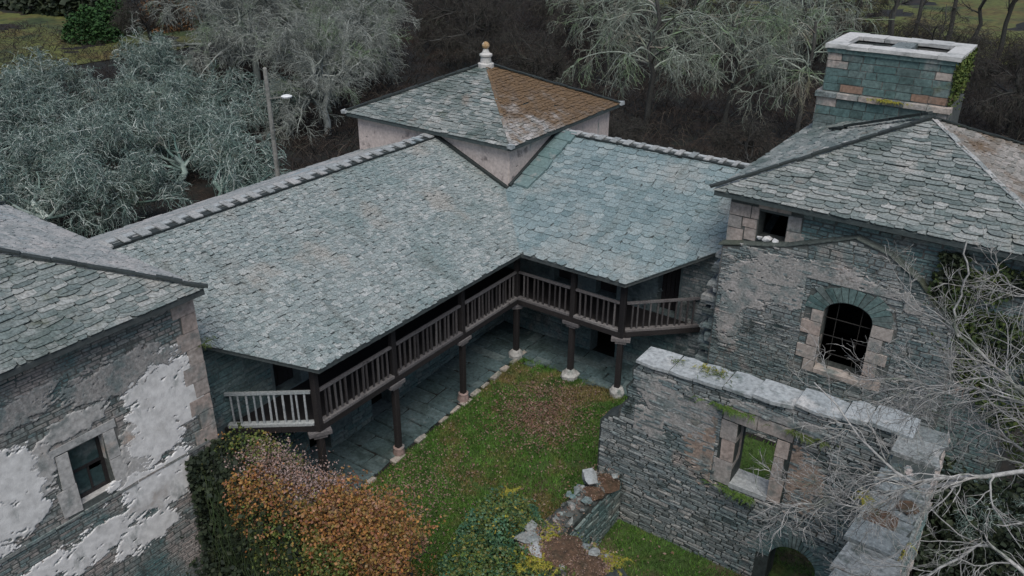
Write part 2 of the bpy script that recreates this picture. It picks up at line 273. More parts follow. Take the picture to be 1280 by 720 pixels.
def slate_roof(house, name, poly3, m, e=.26, w=.36, t=.022, nobj=300, seed=1, base='roof_base', thick=.14, lift=1.8, jit=.2, wv=(.6, 1.5), flat=False):
    """roof plane polygon (ccw from above, first edge = eave); returns the roof part with its slates as children"""
    r = np.random.default_rng(seed)
    P3 = [np.array(p, float) for p in poly3]
    O = P3[0]; n = np.zeros(3)
    for i in range(len(P3)): n += np.cross(P3[i] - O, P3[(i + 1) % len(P3)] - O)
    n /= np.linalg.norm(n)
    U = np.cross([0, 0, 1.], n); U /= np.linalg.norm(U); V = np.cross(n, U)
    to2 = lambda p: (float((p - O) @ U), float((p - O) @ V))
    poly = [to2(p) for p in P3]
    base_o = house if False else None
    nb = len(P3); off = n * -.01
    bv = [p + off for p in P3] + [p + off - np.array([0, 0, thick]) for p in P3]
    roof = obj(name, bv, [tuple(range(nb)), tuple(range(nb, 2 * nb))[::-1]] + [(i + nb, (i + 1) % nb + nb, (i + 1) % nb, i) for i in range(nb)], base, house)
    us = [p[0] for p in poly]; vs = [p[1] for p in poly]
    cand = []; J = MB()
    grow = .05
    cx, cy = np.mean(us), np.mean(vs)
    big = []
    for x, y in poly:
        d = math.hypot(x - cx, y - cy); big.append((x + (x - cx) / d * grow, y + (y - cy) / d * grow))
    protos = []
    for k in range(8):
        sh = slate_shape(r, flat)
        tilt = float(r.uniform(-.008, .014))
        Vv, Ff = slate_geo(sh, lambda y, tilt=tilt: t * lift * (1 - y) + tilt * (1 - y) + .004, t, lambda x, y, h: (x, y, h))
        protos.append(mesh_from('slate', Vv, Ff, m))
    v = min(vs) - .04
    while v < max(vs):
        ex = e * r.uniform(.75, 1.25); Ls = e * r.uniform(1.5, 2.0)
        u = min(us) - r.uniform(0, w)
        while u < max(us):
            ww = w * r.uniform(*wv); v0 = v + r.uniform(-jit, jit) * e
            Ls = e * r.uniform(1.45, 2.05); quad = [(u, v0), (u + ww, v0), (u + ww, v0 + Ls), (u, v0 + Ls)]
            cl = clip(quad, big)
            if len(cl) >= 3:
                a = abs(sum(cl[i][0] * cl[(i + 1) % len(cl)][1] - cl[(i + 1) % len(cl)][0] * cl[i][1] for i in range(len(cl)))) / 2
                c3 = O + U * (u + ww / 2) + V * (v0 + Ls * .3)
                full = a > .995 * ww * Ls
                px = project(c3)
                cand.append((full and in_view(c3, -6), px[2] / math.sqrt(ww), u, v0, ww, Ls))
            u += ww
        v += ex
    order = sorted([i for i, c in enumerate(cand) if c[0]], key=lambda i: cand[i][1])
    chosen = set(order[:nobj])
    for i, (ok, _, u, v0, ww, Ls) in enumerate(cand):
        if i in chosen:
            rot = r.normal(0, .03 + .1 * jit)
            U2 = U * math.cos(rot) + V * math.sin(rot); V2 = -U * math.sin(rot) + V * math.cos(rot)
            o3 = O + U * u + V * v0
            mw = Matrix([[U2[k] * ww, V2[k] * Ls, n[k], o3[k]] for k in range(3)] + [[0, 0, 0, 1]])
            place('slate', protos[int(r.integers(0, 8))], mw, roof)
        else:
            sh = slate_shape(r, flat); tilt = float(r.uniform(-.008, .014)); ro = r.normal(0, .03 + .12 * jit)
            pl = clip([(u + x * ww - ro * y * Ls, v0 + y * Ls + ro * (x - .5) * ww) for x, y in sh], big)
            if len(pl) < 3: continue
            Vv, Ff = slate_geo(pl, lambda y: (t * lift + tilt) * (1 - (y - v0) / Ls) + .004, t, lambda x, y, h: O + U * x + V * y + n * h)
            J.add(Vv, Ff)
    if J.V: J.obj('small_slates', m, roof, kind='stuff')
    return roof

def hip_row(roof, a, b, m, w=.34, L=.55, t=.05, lift=.05, name='hip_slate', seed=3, gap=0., tiltj=.03):
    """row of capping slates lying along a hip or ridge a->b"""
    r = np.random.default_rng(seed); a, b = np.array(a, float), np.array(b, float)
    D = np.linalg.norm(b - a); d = (b - a) / D; sd_ = np.cross(d, [0, 0, 1]); sd_ /= np.linalg.norm(sd_); u = np.cross(sd_, d)
    s = 0.
    protos = []
    for k in range(3):
        mb = MB(); mb.box((0, -.5, 0), (1, .5, 1), .06); protos.append(mesh_from(name, mb.V, mb.F, m))
    while s < D:
        l = L * r.uniform(.8, 1.25); l = min(l, D - s + .05); o = a + d * s + u * (lift + r.uniform(-.01, .02))
        dd = d + u * r.normal(0, tiltj); ww = w * r.uniform(.85, 1.15)
        mw = Matrix([[dd[k] * l * (1 - gap), sd_[k] * ww, u[k] * t, o[k]] for k in range(3)] + [[0, 0, 0, 1]])
        place(name, protos[int(r.integers(0, 3))], mw, roof); s += l

# ------------------------------------------------------------------ masonry walls
def fill_poly(outline, holes):
    from mathutils.geometry import tessellate_polygon
    loops = [[Vector((x, y, 0)) for x, y in l] for l in [outline] + list(holes)]
    return [p for l in loops for p in l], tessellate_polygon(loops)

def wall_body(parent, name, O, U, N, outline, holes, thick, m):
    """flat wall with openings: front face at O plane (normal N), solid to the back"""
    O, U, N = map(lambda a: np.array(a, float), (O, U, N)); Z = np.array([0, 0, 1.])
    pts, tris = fill_poly(outline, holes); n = len(pts)
    V = [O + U * p.x + Z * p.y for p in pts] + [O + U * p.x + Z * p.y - N * thick for p in pts]
    F = []
    for t in tris:
        a, b, c = t
        cr = (pts[b].x - pts[a].x) * (pts[c].y - pts[a].y) - (pts[b].y - pts[a].y) * (pts[c].x - pts[a].x)
        if cr < 0: a, c = c, a
        if np.dot(np.cross(U, Z), N) < 0: a, c = c, a
        F.append((a, b, c)); F.append((c + n, b + n, a + n))
    i0 = 0
    for l in [outline] + list(holes):
        k = len(l)
        for i in range(k): F.append((i0 + i, i0 + (i + 1) % k, n + i0 + (i + 1) % k, n + i0 + i))
        i0 += k
    return obj(name, V, F, m, parent)

def spans(v, loops):
    xs = []
    for l in loops:
        for i in range(len(l)):
            (x0, y0), (x1, y1) = l[i], l[(i + 1) % len(l)]
            if (y0 <= v) != (y1 <= v): xs.append(x0 + (v - y0) / (y1 - y0) * (x1 - x0))
    xs.sort(); return list(zip(xs[::2], xs[1::2]))

def stone_proto(r, prot, m, name):
    c = float(r.uniform(.02, .10)); j = lambda: float(r.uniform(0, c))
    out = [(j(), j()), (.5, j() * .6), (1 - j(), j()), (1 - j() * .5, .5), (1 - j(), 1 - j()), (.5, 1 - j() * .6), (j(), 1 - j()), (j() * .5, .5)]
    V = []; n = len(out)
    for x, y in out: V.append((x, y, -.03))
    for x, y in out: V.append((.5 + (x - .5) * .97, .5 + (y - .5) * .93, prot * float(r.uniform(.75, 1.1))))
    return V, [tuple(range(n, 2 * n))] + [(i, (i + 1) % n, n + (i + 1) % n, n + i) for i in range(n)]

def masonry(wall, O, U, N, outline, holes, m, h=(.07, .15), l=(.18, .6), prot=(.012, .05), nobj=300, seed=1, gap=.012, name='stone', dip=.0):
    """courses of separate stones on the face of `wall`; largest in the picture are objects, the rest one joined part"""
    r = np.random.default_rng(seed); O, U, N = map(lambda a: np.array(a, float), (O, U, N)); Z = np.array([0, 0, 1.])
    zs = [p[1] for p in outline]; v = min(zs); cand = []
    loops = [outline] + list(holes)
    while v < max(zs):
        hh = h[0] + (h[1] - h[0]) * r.uniform() ** 1.6 * (1.0 if r.uniform() < .85 else 1.7)
        for a, b in spans(v + hh / 2, loops):
            u = a
            while u < b - .03:
                ll = min((l[0] + (l[1] - l[0]) * r.uniform() ** 1.5) * (1 if r.uniform() < .9 else 1.6), b - u)
                if b - u - ll < .08: ll = b - u
                c3 = O + U * (u + ll / 2) + Z * (v + hh / 2)
                x, y, d = project(c3)
                cand.append((in_view(c3, -3), -ll * min(hh * 2, .3) / d ** 2, u, v, ll, hh)); u += ll
        v += hh
    order = sorted([i for i, c in enumerate(cand) if c[0]], key=lambda i: cand[i][1]); chosen = set(order[:nobj])
    protos = [stone_proto(r, r.uniform(*prot), m, name) for _ in range(10)]
    pm = [mesh_from(name, V, F, m) for V, F in protos]
    J = MB()
    for i, (ok, _, u, v, ll, hh) in enumerate(cand):
        k = int(r.integers(0, 10)); g = min(gap, hh * .12)
        o3 = O + U * (u + g) + Z * (v + g + r.normal(0, .006)); L2, H2 = ll - 2 * g, hh - 2 * g
        ud = U + Z * r.normal(dip, .012)
        if i in chosen:
            mw = Matrix([[ud[q] * L2, Z[q] * H2, N[q], o3[q]] for q in range(3)] + [[0, 0, 0, 1]])
            place(name, pm[k], mw, wall)
        else:
            V, F = protos[k]; pr = r.uniform(.3, 1.5)
            J.add([o3 + ud * x * L2 + Z * y * H2 + N * zz * pr for x, y, zz in V], F)
    if J.V: J.obj('small_stones', m, wall, kind='stuff')

def block(O, U, N, u0, u1, v0, v1, proud, depth, j=.012):
    """a dressed block in a wall face"""
    O, U, N = map(lambda a: np.array(a, float), (O, U, N)); Z = np.array([0, 0, 1.]); mb = MB()
    P = []
    for d, s in ((-depth, 0), (proud, .012)):
        for u, v in ((u0 + s, v0 + s), (u1 - s, v0 + s), (u1 - s, v1 - s), (u0 + s, v1 - s)):
            P.append(O + U * (u + random.uniform(-j, j)) + Z * (v + random.uniform(-j, j)) + N * d)
    return mb.add(P, [(0, 1, 2, 3), (7, 6, 5, 4), (0, 4, 5, 1), (1, 5, 6, 2), (2, 6, 7, 3), (3, 7, 4, 0)])

def arch_pts(cx, cz, a, b, n=10):
    return [(cx + a * math.cos(math.pi * i / n), cz + b * math.sin(math.pi * i / n)) for i in range(n + 1)]

def voussoirs(parent, O, U, N, cx, cz, a, b, dr, n, m, proud=.03, depth=.4):
    O, U, N = map(lambda a_: np.array(a_, float), (O, U, N)); Z = np.array([0, 0, 1.])
    for i in range(n):
        t0, t1 = math.pi * i / n + .012, math.pi * (i + 1) / n - .012; k = dr * random.uniform(.8, 1.2)
        ring = [(a, b, t0), (a, b, t1), (a + k, b + k, t1), (a + k, b + k, t0)]
        P = []
        for d in (-depth, proud + random.uniform(-.008, .015)):
            for ra, rb, t in ring: P.append(O + U * (cx + ra * math.cos(t)) + Z * (cz + rb * math.sin(t)) + N * d)
        MB().add(P, [(0, 1, 2, 3), (7, 6, 5, 4), (0, 4, 5, 1), (1, 5, 6, 2), (2, 6, 7, 3), (3, 7, 4, 0)]).obj('arch_stone', m, parent)

def nz(x, y, s=0):
    """cheap smooth 2D noise, about -1..1"""
    t = 0; a = 1.; 
    for k in range(4):
        f = 1.0 * 2.1 ** k
        t = t + a * np.sin(f * x * 1.3 + 1.7 * k + s + 1.3 * np.sin(f * y * 1.1 + s * 2.1 + k)) * np.cos(f * y * 1.7 + 2.3 * k + s * 1.3 + 1.1 * np.sin(f * x * .9 + k * .7)); a *= .62
    return t / 1.6

def plaster_patch(parent, O, U, N, blobs, m, seed=0, cell=.024, h=.05, holes=(), thr=.0, name='plaster_patch', bounds=None):
    """thin coat of old plaster with a ragged edge: blobs = (u, v, ru, rv)"""
    O, U, N = map(lambda a: np.array(a, float), (O, U, N)); Z = np.array([0, 0, 1.])
    u0 = min(b[0] - b[2] * 1.5 for b in blobs); u1 = max(b[0] + b[2] * 1.5 for b in blobs); v0 = min(b[1] - b[3] * 1.5 for b in blobs); v1 = max(b[1] + b[3] * 1.5 for b in blobs)
    us = np.arange(u0, u1, cell); vs = np.arange(v0, v1, cell); A, B = np.meshgrid(us, vs, indexing='ij')
    f = np.full(A.shape, -9.)
    for (bu, bv, ru, rv) in blobs: f = np.maximum(f, 1 - np.sqrt(((A - bu) / ru) ** 4 + ((B - bv) / rv) ** 4) ** .5)
    f = f + .30 * nz(A * 2.2, B * 3.0, seed) + .14 * nz(A * 7, B * 11, seed + 5) + .07 * nz(A * 19, B * 26, seed + 7) - .02 - 1.6 * np.clip(nz(A * 3.3 + B, B * 9 - A * 2, seed + 3) - .62, 0, 1)
    for (ha, hb, hc, hd) in holes: f = np.where((A > ha) & (A < hb) & (B > hc) & (B < hd), -1, f)
    if bounds is not None:
        A = np.clip(A, bounds[0], bounds[1]); B = np.clip(B, bounds[2], bounds[3]); f = np.where((A <= bounds[0]) | (A >= bounds[1]) | (B <= bounds[2]) | (B >= bounds[3]), np.minimum(f, thr - .001), f)
    H = np.clip((f - thr) * 9 - .02, -.012, h * .72) + .0012 * nz(A * 6, B * 6, seed) + .002
    idx = -np.ones(A.shape, int); keep = np.zeros((A.shape[0] - 1, A.shape[1] - 1), bool)
    mx = np.maximum.reduce([f[:-1, :-1], f[1:, :-1], f[1:, 1:], f[:-1, 1:]]); keep = mx > thr; pass
    ii, jj = np.nonzero(keep); used = np.zeros(A.shape, bool)
    for di, dj in ((0, 0), (1, 0), (1, 1), (0, 1)): used[ii + di, jj + dj] = True
    idx[used] = np.arange(used.sum())
    V = O + A[used][:, None] * U + B[used][:, None] * Z + H[used][:, None] * N
    F = np.stack([idx[ii, jj], idx[ii + 1, jj], idx[ii + 1, jj + 1], idx[ii, jj + 1]], 1)
    if np.dot(np.cross(U, Z), N) < 0: F = F[:, ::-1]
    return obj(name, V, np.ascontiguousarray(F), m, parent, smooth=False)

# ------------------------------------------------------------------ foliage and branches
def unit(a): return a / np.maximum(np.linalg.norm(a, axis=-1, keepdims=True), 1e-9)

def leaves(r, C, size, up=.5, aspect=.6, out=None):
    """leaf-sized folded quads at points C"""
    n = len(C); nrm = r.normal(size=(n, 3)); nrm[:, 2] = np.abs(nrm[:, 2]) + up
    if out is not None: nrm += out
    nrm = unit(nrm); t = unit(np.cross(nrm, r.normal(size=(n, 3)))); b = np.cross(nrm, t)
    s = (size * r.uniform(.6, 1.35, n))[:, None]
    V = np.stack([C - t * s * .5, C + b * s * aspect * .5 - nrm * s * .12, C + t * s * .5, C - b * s * aspect * .5 - nrm * s * .12], 1).reshape(-1, 3)
    i = np.arange(n)[:, None] * 4
    F = np.concatenate([i + np.array([0, 1, 2]), i + np.array([0, 2, 3])], 0)
    return V, F

def blades(r, C, hgt, w=.02, lean=.4):
    n = len(C); a = r.uniform(0, 2 * np.pi, n); h = hgt * r.uniform(.5, 1.4, n)
    d = np.stack([np.cos(a), np.sin(a), 0 * a], 1); tip = C + np.stack([r.normal(0, lean, n) * h, r.normal(0, lean, n) * h, h], 1)
    V = np.stack([C - d * w / 2, C + d * w / 2, tip], 1).reshape(-1, 3)
    return V, np.arange(3 * n).reshape(-1, 3)

def tubes(P, R, k=3):
    """P (N,m,3) polylines, R (N,m) radii -> quads"""
    N_, m_, _ = P.shape
    T = np.empty_like(P); T[:, 1:-1] = P[:, 2:] - P[:, :-2]; T[:, 0] = P[:, 1] - P[:, 0]; T[:, -1] = P[:, -1] - P[:, -2]; T = unit(T)
    ref = np.where(np.abs(T[..., 2:3]) < .85, np.array([0, 0, 1.]), np.array([1., 0, 0])); A = unit(np.cross(T, ref)); B = np.cross(T, A)
    an = np.arange(k) * 2 * np.pi / k
    V = P[:, :, None] + R[:, :, None, None] * (np.cos(an)[:, None] * A[:, :, None] + np.sin(an)[:, None] * B[:, :, None])
    base = np.arange(N_)[:, None, None] * (m_ * k) + np.arange(m_ - 1)[None, :, None] * k
    j = np.arange(k)[None, None]; j2 = (j + 1) % k
    F = np.stack([base + j, base + j2, base + k + j2, base + k + j], -1).reshape(-1, 4)
    return V.reshape(-1, 3), F

def cat(parts):
    Vs, Fs, n = [], [], 0
    for V, F in parts: Vs.append(V); Fs.append(F + n); n += len(V)
    return np.concatenate(Vs), np.concatenate(Fs)

def sprout(r, P, R, n, t0, t1, length, m, spread, droop, ratio, wob=.18, tmin=.006, taper=.75, tipshort=.5):
    """children polylines from every parent polyline"""
    N_, mp, _ = P.shape; pid = np.repeat(np.arange(N_), n); t = r.uniform(t0, t1, len(pid)); s = t * (mp - 1); i = np.minimum(s.astype(int), mp - 2); f = (s - i)[:, None]
    st = P[pid, i] * (1 - f) + P[pid, i + 1] * f; d = unit(P[pid, i + 1] - P[pid, i])
    perp = unit(np.cross(d, r.normal(size=d.shape))); a = (spread * r.uniform(.6, 1.3, len(pid)))[:, None]
    dr = unit(np.cos(a) * d + np.sin(a) * perp)
    L = length * r.uniform(.6, 1.3, len(pid)) * (1 - tipshort * t)
    r0 = np.maximum((R[pid, i] * (1 - f[:, 0]) + R[pid, i + 1] * f[:, 0]) * ratio, tmin)
    Q = [st]; 
    for k in range(m - 1):
        dr = unit(dr + r.normal(0, wob, dr.shape) + np.array([0, 0, -droop])); st = st + dr * (L / (m - 1))[:, None]; Q.append(st)
    Q = np.stack(Q, 1); RR = r0[:, None] * np.linspace(1, 1 - taper, m)[None]
    return Q, np.maximum(RR, tmin * .6)

def bare_tree_mesh(seed, height, crown, kind):
    """(trunk V,F), (crown V,F) of a leafless tree standing at the origin"""
    r = np.random.default_rng(seed)
    if kind == 'lichen':      # low, wide, very twiggy, hung with lichen
        tr = np.stack([np.array([r.normal(0, .10) * k, r.normal(0, .10) * k, height * .34 * k / 4]) for k in range(5)])[None]; tR = np.linspace(.22, .15, 5)[None]
        l1, r1 = sprout(r, tr, tR, 10, .5, 1, crown * .95, 7, .95, -.02, .62, .16, .02)
        l2, r2 = sprout(r, l1, r1, 9, .2, 1, crown * .42, 6, .75, .03, .6, .24, .018)
        l3, r3 = sprout(r, l2, r2, 7, .15, 1, crown * .29, 8, .75, .15, .6, .38, .025)
        l4, r4 = sprout(r, l3, r3, 3, .1, 1, crown * .14, 5, .8, .22, .7, .4, .018)
        tuft = l4.reshape(-1, 3)[r.integers(0, l4.shape[0] * 5, 8000)] + r.normal(0, .05, (8000, 3))
        tv, tf = leaves(r, tuft, .17, .2, .25)
        return cat([tubes(tr, tR, 7), tubes(l1, r1, 5)]), cat([tubes(l2, r2, 4), tubes(l3, r3, 3), tubes(l4, r4, 3)]), (tv, tf)
    if kind == 'shaggy':      # taller, round crowned, dense hanging twigs
        tr = np.stack([np.array([r.normal(0, .1) * k, r.normal(0, .1) * k, height * .55 * k / 5]) for k in range(6)])[None]; tR = np.linspace(.30, .16, 6)[None]
        l1, r1 = sprout(r, tr, tR, 13, .35, 1, crown, 8, .9, .03, .6, .15, .03)
        l2, r2 = sprout(r, l1, r1, 9, .2, 1, crown * .42, 6, .75, .08, .6, .2, .02)
        l3, r3 = sprout(r, l2, r2, 8, .15, 1, crown * .22, 5, .75, .16, .6, .26, .018)
        l4, r4 = sprout(r, l3, r3, 5, .1, 1, crown * .12, 4, .75, .22, .7, .3, .016)
        return cat([tubes(tr, tR, 7), tubes(l1, r1, 5)]), cat([tubes(l2, r2, 4), tubes(l3, r3, 3), tubes(l4, r4, 3)]), None
    if kind == 'droop':       # long hanging limbs
        tr = np.stack([np.array([r.normal(0, .1) * k, r.normal(0, .1) * k, height * .62 * k / 5]) for k in range(6)])[None]; tR = np.linspace(.26, .13, 6)[None]
        l1, r1 = sprout(r, tr, tR, 16, .4, 1, crown, 9, 1.0, .11, .55, .12, .055)
        l2, r2 = sprout(r, l1, r1, 8, .2, 1, crown * .38, 8, .6, .17, .6, .2, .030)
        l3, r3 = sprout(r, l2, r2, 5, .15, 1, crown * .18, 6, .6, .18, .6, .28, .024)
        l4, r4 = sprout(r, l3, r3, 3, .1, 1, crown * .08, 4, .7, .15, .7, .3, .018)
        return tubes(tr, tR, 7), cat([tubes(l1, r1, 5), tubes(l2, r2, 4), tubes(l3, r3, 3), tubes(l4, r4, 3)]), None
    # slim: straight dark trunk with fine upright branches
    tr = np.stack([np.array([r.normal(0, .09) * k, r.normal(0, .09) * k, height * k / 8]) for k in range(9)])[None]; tR = np.linspace(.30, .08, 9)[None]
    l1, r1 = sprout(r, tr, tR, 22, .3, 1, crown, 6, .6, -.06, .5, .12, .02)
    l2, r2 = sprout(r, l1, r1, 7, .15, 1, crown * .45, 5, .6, -.02, .6, .2, .014)
    l3, r3 = sprout(r, l2, r2, 4, .15, 1, crown * .22, 4, .6, 0, .6, .25, .012)
    return tubes(tr, tR, 7), cat([tubes(l1, r1, 4), tubes(l2, r2, 3), tubes(l3, r3, 3)]), None

# ------------------------------------------------------------------ ground
def smooth(x): x = np.clip(x, 0, 1); return x * x * (3 - 2 * x)
def G(x, y):
    x = np.asarray(x, float); y = np.asarray(y, float)
    g = .12 + .07 * np.clip(y, -14, 1)
    out = smooth(np.maximum.reduce([(-11.2 - x) / 3, (y - 10.5) / 3, (-13.2 - y) / 3, (x - 15.5) / 3, 0 * x]))
    return g * (1 - out) + (-1.15 + .25 * nz(x * .12, y * .12, 4)) * out
def grid_sheet(name, x0, x1, y0, y1, nx, ny, m, dz, parent=None, kind='structure', mask=None, rag=0.):
    xs = np.linspace(x0, x1, nx); ys = np.linspace(y0, y1, ny); A, B = np.meshgrid(xs, ys, indexing='ij')
    V = np.stack([A, B, G(A, B) + dz], -1)
    I = np.arange(nx * ny).reshape(nx, ny); F = np.stack([I[:-1, :-1], I[1:, :-1], I[1:, 1:], I[:-1, 1:]], -1).reshape(-1, 4)
    if mask is not None:
        k = mask(A, B); kk = (k[:-1, :-1] & k[1:, 1:]).ravel(); F = F[kk]
    o = obj(name, V.reshape(-1, 3), np.ascontiguousarray(F), m, parent, smooth=True)
    if kind: o['kind'] = kind
    return o
# one ground sheet reaching the horizon (fine near, coarse far)
def axis(lo, hi, near0, near1, step):
    near = np.arange(near0, near1, step); a = []; x = near0; s = step
    while x > lo: s *= 1.35; x -= s; a.append(x)
    b = []; x = near[-1]; s = step
    while x < hi: s *= 1.35; x += s; b.append(x)
    return np.array(a[::-1] + list(near) + b)
gx, gy = axis(-700, 500, -60, 30, 1.0), axis(-300, 900, -30, 60, 1.0)
A, B = np.meshgrid(gx, gy, indexing='ij'); I = np.arange(A.size).reshape(A.shape)
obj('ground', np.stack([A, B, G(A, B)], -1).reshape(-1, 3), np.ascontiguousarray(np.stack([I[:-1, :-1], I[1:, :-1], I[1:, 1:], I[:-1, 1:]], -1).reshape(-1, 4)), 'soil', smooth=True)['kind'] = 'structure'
grid_sheet('courtyard_lawn', -.1, 14.4, -15.0, .3, 100, 105, 'lawn', .03, mask=lambda x, y: (y < -.05 + .25 * nz(x * 1.5, y, 2)) | (x > 7))
grid_sheet('side_field', -190, -74, 8, 75, 60, 40, 'field', .10, mask=lambda x, y: (y + .22 * (x + 100) > 9 + 4 * nz(x * .1, y * .1, 1)) & (y + .1 * (x + 100) < 47 + 3 * nz(x * .07, y * .1, 5)))
grid_sheet('back_field', -60, 130, 70, 260, 90, 60, 'field', .10, mask=lambda x, y: (y > 93 - .3 * (x + 20) + 5 * nz(x * .09, y * .09, 3)))

# ------------------------------------------------------------------ the two gallery wings
SL = .42
he = 4.93
def zA(x): return he + SL * (.51 - x)
def zB(y): return he + SL * (y + .51)
RX, RY = -5.85, 5.95; ZR = zA(RX)
wingA = thing('gallery_wing', (-5, -6, 0), 'long slate roofed wing with four posted wooden gallery left of the grass courtyard', 'building', 'gallery wings round the courtyard')
wingB = thing('gallery_wing', (3, 5, 0), 'shorter bluer slate roofed wing with wooden gallery joining the chimney house', 'building', 'gallery wings round the courtyard')
# roofs: A front, A rear, B front, B rear
cA, cB = (-1.85, -12.32), (7.2, 1.95)
rfA = slate_roof(wingA, 'roof', [(.51, -10.3, zA(.51)), (.51, -.51, zA(.51)), (RX, 5.85, ZR), (RX, -15.2, ZR), (-5.2, -15.2, zA(-5.2))], 'slate_fine', e=.105, w=.145, t=.010, seed=11, lift=1.9, flat=True, jit=.55, wv=(.45, 1.8))
slate_roof(wingA, 'rear_roof', [(RX, -15.2, ZR), (RX, 3, ZR), (-10.75, 3, ZR - .335 * 4.9), (-10.75, -15.2, ZR - .335 * 4.9)], 'slate_rose', e=.26, w=.4, seed=12, nobj=120)
rfB = slate_roof(wingB, 'roof', [(.51, -.51, zB(-.51)), (4.78, -.51, zB(-.51)), (8.2, 3.05, zB(3.05)), (8.2, RY, ZR), (-5.85, RY, ZR)], 'slate_blue', e=.27, w=.40, t=.022, seed=13, lift=1.6, jit=.16, wv=(.7, 1.35))
slate_roof(wingB, 'rear_roof', [(8.2, RY, ZR), (8.2, 10.8, ZR - .38 * 4.85), (-3, 10.8, ZR - .38 * 4.85), (-3, RY, ZR)], 'slate_rose', e=.28, w=.42, seed=14, nobj=40)
def crest(roof, a, b, side, seed):
    """ridge slates laid from the rear, their ends standing over the front slope with gaps between"""
    r = np.random.default_rng(seed); a, b, side = np.array(a, float), np.array(b, float), np.array(side, float)
    D = np.linalg.norm(b - a); d = (b - a) / D; s = .1
    pr = []
    for k in range(4):
        mb = MB(); mb.box((0, -.3, 0), (1, .22, .035), .012); pr.append(mesh_from('ridge_slate', mb.V, mb.F, 'slate_rose'))
    up = np.cross(side, d); up = up if up[2] > 0 else -up
    while s < D:
        w_ = r.uniform(.17, .31); o = a + d * s + np.array([0, 0, .045 + r.uniform(0, .015)]); sd_ = side + np.array([0, 0, .04])
        place('ridge_slate', pr[int(r.integers(0, 4))], Matrix([[d[k] * w_, sd_[k], up[k], o[k]] for k in range(3)] + [[0, 0, 0, 1]]), roof); s += w_ + r.uniform(.28, .38)
    mb = MB(); mb.bar(a + side * -.24, b + side * -.24, .22, .07); mb.obj('ridge_bed', 'ridge', roof); mb = MB(); mb.bar(a + side * .04, b + side * .04, .30, .07); mb.obj('ridge_gap', 'hip_dark', roof)  # near-black bar paints the shadows under and between the ridge slate ends
crest(rfA, (RX, -13.4, ZR), (RX, 2.2, ZR), (1, 0, -.1), 5)
crest(rfB, (-2, RY, ZR), (8.0, RY, ZR), (0, -1, -.1), 6)
# dark bars as painted shadow gap at the foot of the tower, slab gutter along its right side
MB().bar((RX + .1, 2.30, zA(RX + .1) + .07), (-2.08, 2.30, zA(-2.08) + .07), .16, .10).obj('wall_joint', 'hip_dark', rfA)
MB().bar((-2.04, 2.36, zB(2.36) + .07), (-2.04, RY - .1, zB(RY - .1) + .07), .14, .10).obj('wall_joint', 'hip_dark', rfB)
for k in range(6):
    y0_, y1_ = 2.5 + k * .57, 2.5 + (k + 1) * .57 - .02; V_ = []
    for dz in (-.02, .075 + .01 * (k % 2)):
        for x_, y_ in ((-1.95, y0_), (-1.25 + .08 * (k % 3), y0_ - .05), (-1.2 + .06 * (k % 2), y1_), (-1.95, y1_)): V_.append((x_, y_, zB(y_) + dz + (.03 if y_ < y0_ + .1 else 0)))
    MB().add(V_, HEX).obj('gutter_slab', 'gutter', rfB)
# gallery walls
WA, WB = -2.05, 2.0
def quad_hole(a, b, c, d): return [(a, c), (b, c), (b, d), (a, d)]
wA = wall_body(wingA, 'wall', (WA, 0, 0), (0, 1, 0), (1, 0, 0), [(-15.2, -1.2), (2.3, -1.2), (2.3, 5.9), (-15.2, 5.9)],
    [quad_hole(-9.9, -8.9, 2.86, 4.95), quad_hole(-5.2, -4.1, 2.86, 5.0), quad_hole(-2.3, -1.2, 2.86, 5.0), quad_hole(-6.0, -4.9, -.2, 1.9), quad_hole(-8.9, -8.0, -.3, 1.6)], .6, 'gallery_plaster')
masonry(wA, (WA, 0, 0), (0, 1, 0), (1, 0, 0), [(-15.0, 2.9), (-10.0, 2.9), (-10.0, 5.8), (-15.0, 5.8)], [], 'stone_teal', h=(.10, .2), l=(.25, .8), seed=21, nobj=80)
masonry(wA, (WA, 0, 0), (0, 1, 0), (1, 0, 0), [(-13, -1.1), (2, -1.1), (2, 2.5), (-13, 2.5)], [quad_hole(-6.0, -4.9, -.2, 1.9), quad_hole(-8.9, -8.0, -.3, 1.6), quad_hole(-8.0, -7.0, .2, 2.5)], 'stone_teal', h=(.14, .26), l=(.3, .8), seed=22, nobj=120)
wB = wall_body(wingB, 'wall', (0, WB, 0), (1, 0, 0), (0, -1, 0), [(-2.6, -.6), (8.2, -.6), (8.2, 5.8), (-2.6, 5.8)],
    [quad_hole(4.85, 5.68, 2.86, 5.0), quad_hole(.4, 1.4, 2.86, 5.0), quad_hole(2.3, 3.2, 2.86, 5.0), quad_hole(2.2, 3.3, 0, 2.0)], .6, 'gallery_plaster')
masonry(wB, (0, WB, 0), (1, 0, 0), (0, -1, 0), [(5.75, -.5), (7.9, -.5), (7.9, 5.7), (5.75, 5.7)], [], 'stone_pale', h=(.09, .19), l=(.2, .6), seed=23, nobj=120)
masonry(wB, (0, WB, 0), (1, 0, 0), (0, -1, 0), [(-1.9, -.4), (5.7, -.4), (5.7, 2.5), (-1.9, 2.5)], [quad_hole(2.2, 3.3, 0, 2.0)], 'stone_teal', h=(.12, .26), l=(.3, .8), seed=24, nobj=60)
plaster_patch(wB, (0, WB, 0), (1, 0, 0), (0, -1, 0), [(4.2, 4.0, .6, 1.0)], 'gallery_plaster', 3, name='plaster_patch')
